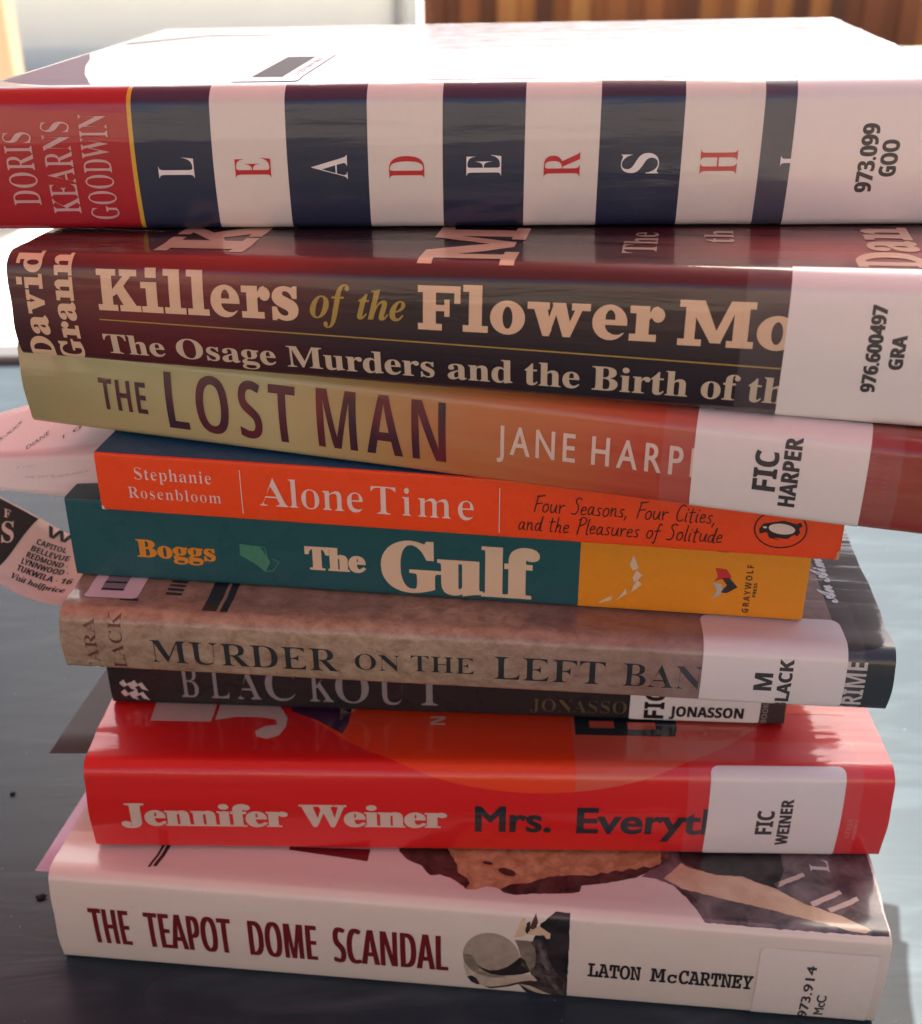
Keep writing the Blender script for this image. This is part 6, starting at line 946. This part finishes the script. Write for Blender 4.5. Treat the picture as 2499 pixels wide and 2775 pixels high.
B.decal('publisher_mark', [(rot(text_loops('FLATIRON', 'B', 1.48, .17, .9, -.006), 10.17, -.68)+rot(text_loops('BOOKS', 'B', .97, .17, .9, -.006), 10.48, -.44), pm((.40, .07, .07), 'mylar', .05, 60))], L_TXT)
lab = B.decal('call_number_label', [([rrect(6.04, -1.39, 9.98, 1.9, .12)], LABEL)], L_LAB)
call_number(B, lab, [('FIC', 8.00, -.48, .57, .54), ('HARPER', 8.49, -.85, .96, .39)])
B.decal('clear_tape', [([rrect(5.3, -1.40, 10.7, 2.2, .1)], TAPE)], L_TAPE)

# ------------------------------------------------------------------ 8 the black and maroon book
B = mk('killers', 'hardcover_book', 'black and maroon book with bold slab serif cream title, second from the top', .69, 26.50, -10.34, 24.30, 16.0, .42, .18)
def dusk():
    m, nt, p = new_mat('dusk_print'); n = nt.nodes
    sp = n.new('ShaderNodeSeparateXYZ'); nt.links.new(uvn(nt), sp.inputs[0])
    f = noise(nt, uvn(nt, .22, .5, (1, 3)), 1.5, 4, .55, .3)
    def blob(u, s, ru, rs):
        a = math_node(nt, 'POWER', math_node(nt, 'DIVIDE', math_node(nt, 'SUBTRACT', sp.outputs[0], u), ru), 2)
        b = math_node(nt, 'POWER', math_node(nt, 'DIVIDE', math_node(nt, 'SUBTRACT', sp.outputs[1], s), rs), 2)
        return math_node(nt, 'POWER', 2.718, math_node(nt, 'MULTIPLY', math_node(nt, 'ADD', a, b), -1))
    c = mixc(nt, f, (.010, .013, .018), (.030, .010, .013))
    c = mixc(nt, math_node(nt, 'MULTIPLY', math_node(nt, 'ADD', f, .25), blob(-8.5, .6, 3.4, 2.2)), c, (.17, .006, .009))
    c = mixc(nt, math_node(nt, 'MULTIPLY', blob(-6.0, 2.0, 2.2, .9), .85), c, (.30, .010, .010))
    c = mixc(nt, math_node(nt, 'MULTIPLY', blob(8.0, 3.4, 4.0, 1.6), .9), c, (.34, .02, .02))
    c = mixc(nt, math_node(nt, 'MULTIPLY', blob(3, 1.9, 12, .55), .75), c, (.085, .006, .012))
    nt.links.new(c, p.inputs['Base Color']); finish(nt, p, 'mylar', 70); return m
B.cover([(B.L/2, dusk())], .24, jag=.05); B.pages(.32, .24, PAGE)
BUF = pm((.66, .46, .30), 'mylar', .05, 70); BUF2 = pm((.54, .44, .32), 'mylar', .05, 70); GLD = pm((.36, .25, .05), 'mylar', .1, 70)
B.decal('title_lettering', [(slab_text('Killers', -9.76, -4.62, 1.15, .06), BUF), (slab_text('Flower', -1.70, 4.02, 1.06, .0), BUF), (slab_text('Moon', 4.34, 9.1, .98, -.04), BUF)], L_TXT)
B.decal('title_lettering', [(up(text_loops('of', 'J', .98, .86, None, .0, 0, .0, ref='f'), -4.34, .16)+up(text_loops('the', 'J', 1.18, .74, None, .006, 0, 0, ref='h'), -3.18, .18), GLD),
    ([ccw([(-9.80, -.20), (6.70, -.42), (6.70, -.455), (-9.80, -.235)])], GLD)], L_TXT)
B.decal('subtitle_lettering', [(up(text_loops('The Osage Murders and the Birth of the', 'B', 17.15, .60, None, .006, .002), -9.80, -1.25), BUF2)], L_TXT)
B.decal('author_lettering', [(rot(slab_text('David', 0, 3.36, .66, 0), -11.20, -1.62), BUF), (rot(slab_text('Grann', 0, 3.3, .64, 0), -10.40, -1.62), BUF)], L_TXT)
def slabcov(c, u0, u1, s0, s1): return rot(slab_text(c, 0, s1-s0, u1-u0, 0), u1, s0)
B.decal('cover_lettering', [(slabcov('K', -8.5, -6.2, 1.98, 4.8), BUF), (slabcov('M', -1.78, .50, 1.60, 4.8), BUF), (rot(text_loops('The', 'B', 1.9, .80), 3.70, 2.72), BUF2), (rot(text_loops('th', 'B', 1.2, .70), 5.50, 3.75), BUF2), (rot(slab_text('Dan', 0, 3.6, 1.5, 0), 9.65, 1.92), BUF)], L_TXT)
lab = B.decal('call_number_label', [([rrect(6.72, -1.70, 12.12, 1.80, .02)], LABEL)], L_LAB)
call_number(B, lab, [('976.600497', 8.81, -.83, .98, .32), ('GRA', 9.31, -.31, .40, .31)])
B.decal('clear_tape', [([rrect(5.76, -1.72, 12.12, 3.05, .05)], TAPE)], L_TAPE)

# ------------------------------------------------------------------ 9 the striped book on top
B = mk('leader', 'hardcover_book', 'thick red, navy and white striped book with spaced out letters, topmost of the stack', -.17, 29.89, -4.63, 24.26, 16.3, .42, .18)
LR = pm((.36, .006, .014), 'mylar', .06, 80); YEL = pm((.60, .36, .03), 'mylar', .08, 80); NV = pm((.010, .020, .052), 'mylar', .15, 80); LW = pm((.66, .62, .57), 'mylar', .04, 80)
def white_board():
    return pm((.40, .43, .48), 'gloss', .14, 81)
CW = white_board()
B.cover([(-8.16, LR), (-8.05, YEL), (-6.06, NV), (-4.17, LW), (-2.13, NV), (-.27, LW), (1.75, NV), (3.56, LW), (5.56, NV), (7.43, LW), (8.17, NV), (B.L/2, LW)], .26, jag=.05); B.pages(.32, .26, PAGEW)
tops = 1.93
B.decal('front_cover_print', [([rrect(-B.L/2+.02, tops, B.L/2-.02, 17.5, .02)], CW)], L_ART)
S1 = pm((.72, .70, .70), 'mylar', .04, 80); S2 = pm((.46, .012, .02), 'mylar', .06, 80)
for t_, a_, b_, c_, d_, m_ in (('L', -6.57, .92, -.40, .10, S1), ('E', -4.60, .91, -.41, .08, S2), ('A', -2.66, .89, -.46, .12, S1), ('D', -.73, .88, -.46, .08, S2), ('E', 1.18, .86, -.41, .09, S1), ('R', 3.11, .88, -.45, .14, S2), ('S', 5.01, .88, -.39, .10, S1), ('H', 6.90, .88, -.42, .16, S2), ('I', 8.81, .88, -.24, .0, S1)):
    B.decal('title_lettering', [(rot(text_loops(t_, 'B', d_-c_, b_, None, -.010, -.012), a_, c_), m_)], L_TXT)
PKN = pm((.56, .34, .34), 'mylar', .05, 80)
B.decal('author_lettering', [(rot(text_loops(a, 'B', s1-s0, .72, None, -.012, .002), ub, s0), PKN) for a, ub, s0, s1 in (('DORIS', -10.71, -1.06, .74), ('KEARNS', -9.69, -1.28, .98), ('GOODWIN', -8.70, -1.45, 1.14))], L_TXT)
lab = B.decal('call_number_label', [([rrect(8.17, -1.85, 12.0, 2.6, .05)], LABEL)], L_LAB)
call_number(B, lab, [('973.099', 10.17, -.90, .74, .40), ('GOO', 10.68, -.52, .36, .40)])
B.decal('clear_tape', [([rrect(7.06, -1.86, 12.05, 3.2, .1)], TAPE)], L_TAPE)
B.decal('cover_picture_and_reflection', [([ccw([(-12.0, 3.2), (-12.0, 9.5), (-11.5, 8.2), (-10.9, 6.2), (-10.2, 4.3), (-9.3, 2.3), (-10.4, 2.3)])], pm((.20, .17, .20), 'matte', .1, 83)), ([ccw([(-11.6, 12.2), (-9.6, 14.6), (-7.2, 14.2), (-6.8, 12.0), (-7.4, 14.4), (-9.6, 14.9), (-11.9, 12.4)])], pm((.08, .09, .10), 'matte', .1, 84))], L_ART2)  # grey patch and thin dark line paint reflections onto the board
st = B.decal('barcode_sticker', [([rrect(-5.75, 2.45, -4.05, 8.4, .15)], pm((.80, .80, .80), 'satin', .03, 82))], L_LAB)
B.decal('barcode', [([rrect(-5.35, 3.2, -4.55, 7.6, .02)], pm((.035, .034, .036), 'matte', .05, 3))], L_LTX, st)
B.decal('barcode_number', [(rot(text_loops('3 1257 02411 8620', 'P', 3.6, .16), -4.22, 3.6), INK)], L_LTX, st)
# ------------------------------------------------------------------ papers tucked in the books
class Sheet:
    """a thin sheet over a grid of control rows: P(a,b), a along, b across"""
    def __init__(S, name, rows, label, cat, mat, thick=.02, nb=8, na=28):
        rows = np.array(rows, float)
        # rows[i][j]: i along b, j along a
        S.rows = rows; nbk, nak = rows.shape[:2]
        A = np.linspace(0, 1, na); Bq = np.linspace(0, 1, nb)
        P = np.array([[S.at(a, b) for a in A] for b in Bq])
        top = P.reshape(-1, 3)
        N = np.cross(np.gradient(P, axis=1), np.gradient(P, axis=0)).reshape(-1, 3); N /= np.linalg.norm(N, axis=1, keepdims=True)
        S.sgn = 1
        V = np.concatenate([top, top-N*thick])*CM; o = len(top); F = []
        for i in range(nb-1):
            for j in range(na-1):
                a, b, c, d = i*na+j, i*na+j+1, (i+1)*na+j+1, (i+1)*na+j
                F += [(a, b, c, d), (a+o, d+o, c+o, b+o)]
        bd = [j for j in range(na)]+[i*na+na-1 for i in range(1, nb)]+[(nb-1)*na+j for j in range(na-2, -1, -1)]+[i*na for i in range(nb-2, 0, -1)]
        for i in range(len(bd)): a, b = bd[i], bd[(i+1) % len(bd)]; F.append((b, a, a+o, b+o))
        UV = np.array([[(a*10, b*5) for a in A] for b in Bq]).reshape(-1, 2)
        c0 = V.mean(0); S.root = empty(name, tuple(c0)); tag(S.root, label, cat); S.c0 = c0
        mesh('paper_sheet', V-c0, F, mat, S.root, UV=np.concatenate([UV, UV]))
    def at(S, a, b):
        r = S.rows; nb, na = r.shape[:2]
        def cr(q, n):
            q = min(max(q, 0), 1)*(n-1); i = min(int(q), n-2); return i, q-i
        i, f = cr(b, nb); j, g = cr(a, na)
        def row(k):
            p = [r[k][min(max(j+m, 0), na-1)] for m in (-1, 0, 1, 2)]
            return .5*((2*p[1])+(-p[0]+p[2])*g+(2*p[0]-5*p[1]+4*p[2]-p[3])*g*g+(-p[0]+3*p[1]-3*p[2]+p[3])*g**3)
        return row(i)*(1-f)+row(i+1)*f
    def print(S, name, parts, lift=.012):
        V = []; F = []; M = []; mats = []; UV = []
        for loops, m in parts:
            if m not in mats: mats.append(m)
            P, T = tess([np.asarray(l, float) for l in loops], np.arange(0, 1, .04), np.arange(0, 1, .1)); k = len(V)
            for a, b in P:
                e = 1e-3; p = S.at(a, b); n = np.cross(S.at(a+e, b)-S.at(a-e, b), S.at(a, b+e)-S.at(a, b-e)); n /= np.linalg.norm(n)+1e-12
                V.append((p+n*lift)*CM-S.c0); UV.append((a*10, b*5))
            F += [tuple(t+k) for t in T]; M += [mats.index(m)]*len(T)
        mesh(name, V, F, mats, S.root, UV=UV, MI=M)
def onsheet(loops, a0, b0, a1, b1, ht):
    """map text loops (x along, y up, width normalised) onto sheet coordinates"""
    w = max(l[:, 0].max() for l in loops); d = np.array([a1-a0, b1-b0])
    return [np.stack([a0+l[:, 0]/w*d[0]+0*l[:, 1], b0+l[:, 0]/w*d[1]+l[:, 1]*ht], 1) for l in loops]
recm = pm((.74, .66, .64), 'matte', .06, 90); grey_ink = pm((.10, .09, .10), 'matte', .1, 90); faint = pm((.50, .44, .43), 'matte', .1, 90); blk = pm((.015, .015, .015), 'matte', .1, 90)
S = Sheet('receipt', [[(-17, 30.0, 14.1), (-13.2, 30.0, 14.04), (-11.5, 30.15, 13.78), (-9.65, 30.3, 13.7)], [(-17, 30.2, 15.0), (-13.1, 30.25, 15.0), (-11.3, 30.3, 15.02), (-9.65, 30.4, 15.05)], [(-15.9, 31.3, 15.05), (-14.1, 33.2, 15.1), (-12.5, 34.8, 15.1), (-10.2, 37.0, 15.1)]],
          'creased pink receipt slip sticking out beside the orange red paperback', 'receipt', recm, .012, 15)
S.print('printed_lines', [(onsheet(text_loops('DIANE', 'P', 1.0, .2), .45, .555, .585, .675, .17), grey_ink), (onsheet(text_loops('X-KIS-XXX', 'P', 1.0, .2), .26, .55, .44, .83, .17), grey_ink), (onsheet(text_loops('1 0', 'P', 1.0, .2), .66, .62, .74, .68, .14), grey_ink)]
    +[(onsheet(text_loops(t_, 'P', 1.0, .2), a_, b_, c_, d_, .12), faint) for t_, a_, b_, c_, d_ in (('08 2019', .45, .20, .62, .24), ('LIBRARY', .62, .22, .80, .30), ('3 1257', .40, .33, .50, .36))])
bmm = pm((.68, .52, .47), 'matte', .05, 91)
S = Sheet('paper_bookmark', [[(-15.4, 30.2, 12.1), (-13.85, 30.3, 10.76), (-13.16, 30.3, 10.32), (-12.33, 30.3, 10.05), (-11.2, 30.4, 10.0), (-10.2, 30.5, 10.4)], [(-16.5, 33, 13.6), (-14.51, 33, 12.35), (-13.43, 33, 11.63), (-12.56, 33, 11.04), (-11.5, 33.1, 10.75), (-10.2, 33.2, 10.6)]],
          'curled pink paper bookmark with black block and bold store list, left of the teal book', 'bookmark', bmm, .02)
def line(t, a0, b0, a1, b1, h, f='S', sh=.0, e=.02): return onsheet([l+np.array([0, 0]) for l in text_loops(t, f, 1.0, .2, None, .004, 0, sh)], a0, b0, a1, b1, h/.2)
S.print('black_block', [([ccw([(.0, .98), (.405, .98), (.20, .20), (.12, -.0), (.0, .0)])], blk)], .012)
S.print('block_lettering', [(line('S', .205, .47, .265, .55, .24, 'B'), bmm), (line('F', .215, .78, .245, .80, .10, 'B'), bmm)], .02)
S.print('store_list', [(line('Wa', .455, .82, .70, .88, .15, 'S', .35)+line('CAPITOL', .412, .66, .61, .71, .075, 'S', .2)+line('BELLEVUE', .385, .55, .64, .605, .075, 'S', .2)+line('REDMOND ·', .360, .45, .635, .50, .075, 'S', .2)+line('LYNNWOOD ·', .328, .35, .645, .405, .075, 'S', .2)+line('TUKWILA · 16', .295, .25, .68, .29, .075, 'S', .2)+line('Visit halfprice', .262, .135, .645, .165, .07, 'J', .1), blk)], .012)
S = Sheet('grey_card', [[(-12.95, 29.29, 5.2), (-11.9, 29.29, 5.2), (-10.6, 29.3, 5.2)], [(-12.0, 36.5, 5.25), (-11.2, 36.5, 5.25), (-10.2, 36.4, 5.2)]],
          'dark grey card marking a page of the red book, poking out at its left', 'bookmark', pm((.070, .086, .088), 'matte', .1, 92), .03)
S = Sheet('lavender_card', [[(-13.25, 27.29, 2.2), (-12.55, 27.25, 2.2), (-11.5, 27.2, 2.2)], [(-12.0, 35.8, 2.2), (-11.3, 35.8, 2.2), (-10.4, 35.7, 2.2)]],
          'pale lavender card poking out at the left of the lowest white book', 'bookmark', pm((.62, .52, .66), 'matte', .03, 93), .03)
crm = simple('crumb', (.012, .012, .011), .7)
for (x, y, s_, lb) in ((-16.39, 33.37, .10, 'tiny dark crumb on the table at the far left edge, beside the grey card'), (-13.75, 28.34, .13, 'tiny dark crumb on the table near the lavender card')):
    c = empty('crumb', (x*CM, y*CM, 0)); tag(c, lb, 'crumb', 'crumbs on the table')
    V = []; F = []
    rr = random.Random(int(x*10))
    for i in range(5):
        for j in range(8):
            ph = math.pi*i/4; th = 2*math.pi*j/8; r_ = s_*(.7+.5*rr.random())
            V.append((r_*1.3*math.sin(ph)*math.cos(th)*CM, r_*math.sin(ph)*math.sin(th)*CM, (s_*.5+r_*.5*math.cos(ph))*CM))
    for i in range(4):
        for j in range(8): F.append((i*8+j, i*8+(j+1) % 8, (i+1)*8+(j+1) % 8, (i+1)*8+j))
    mesh('grain', V, F, crm, c)
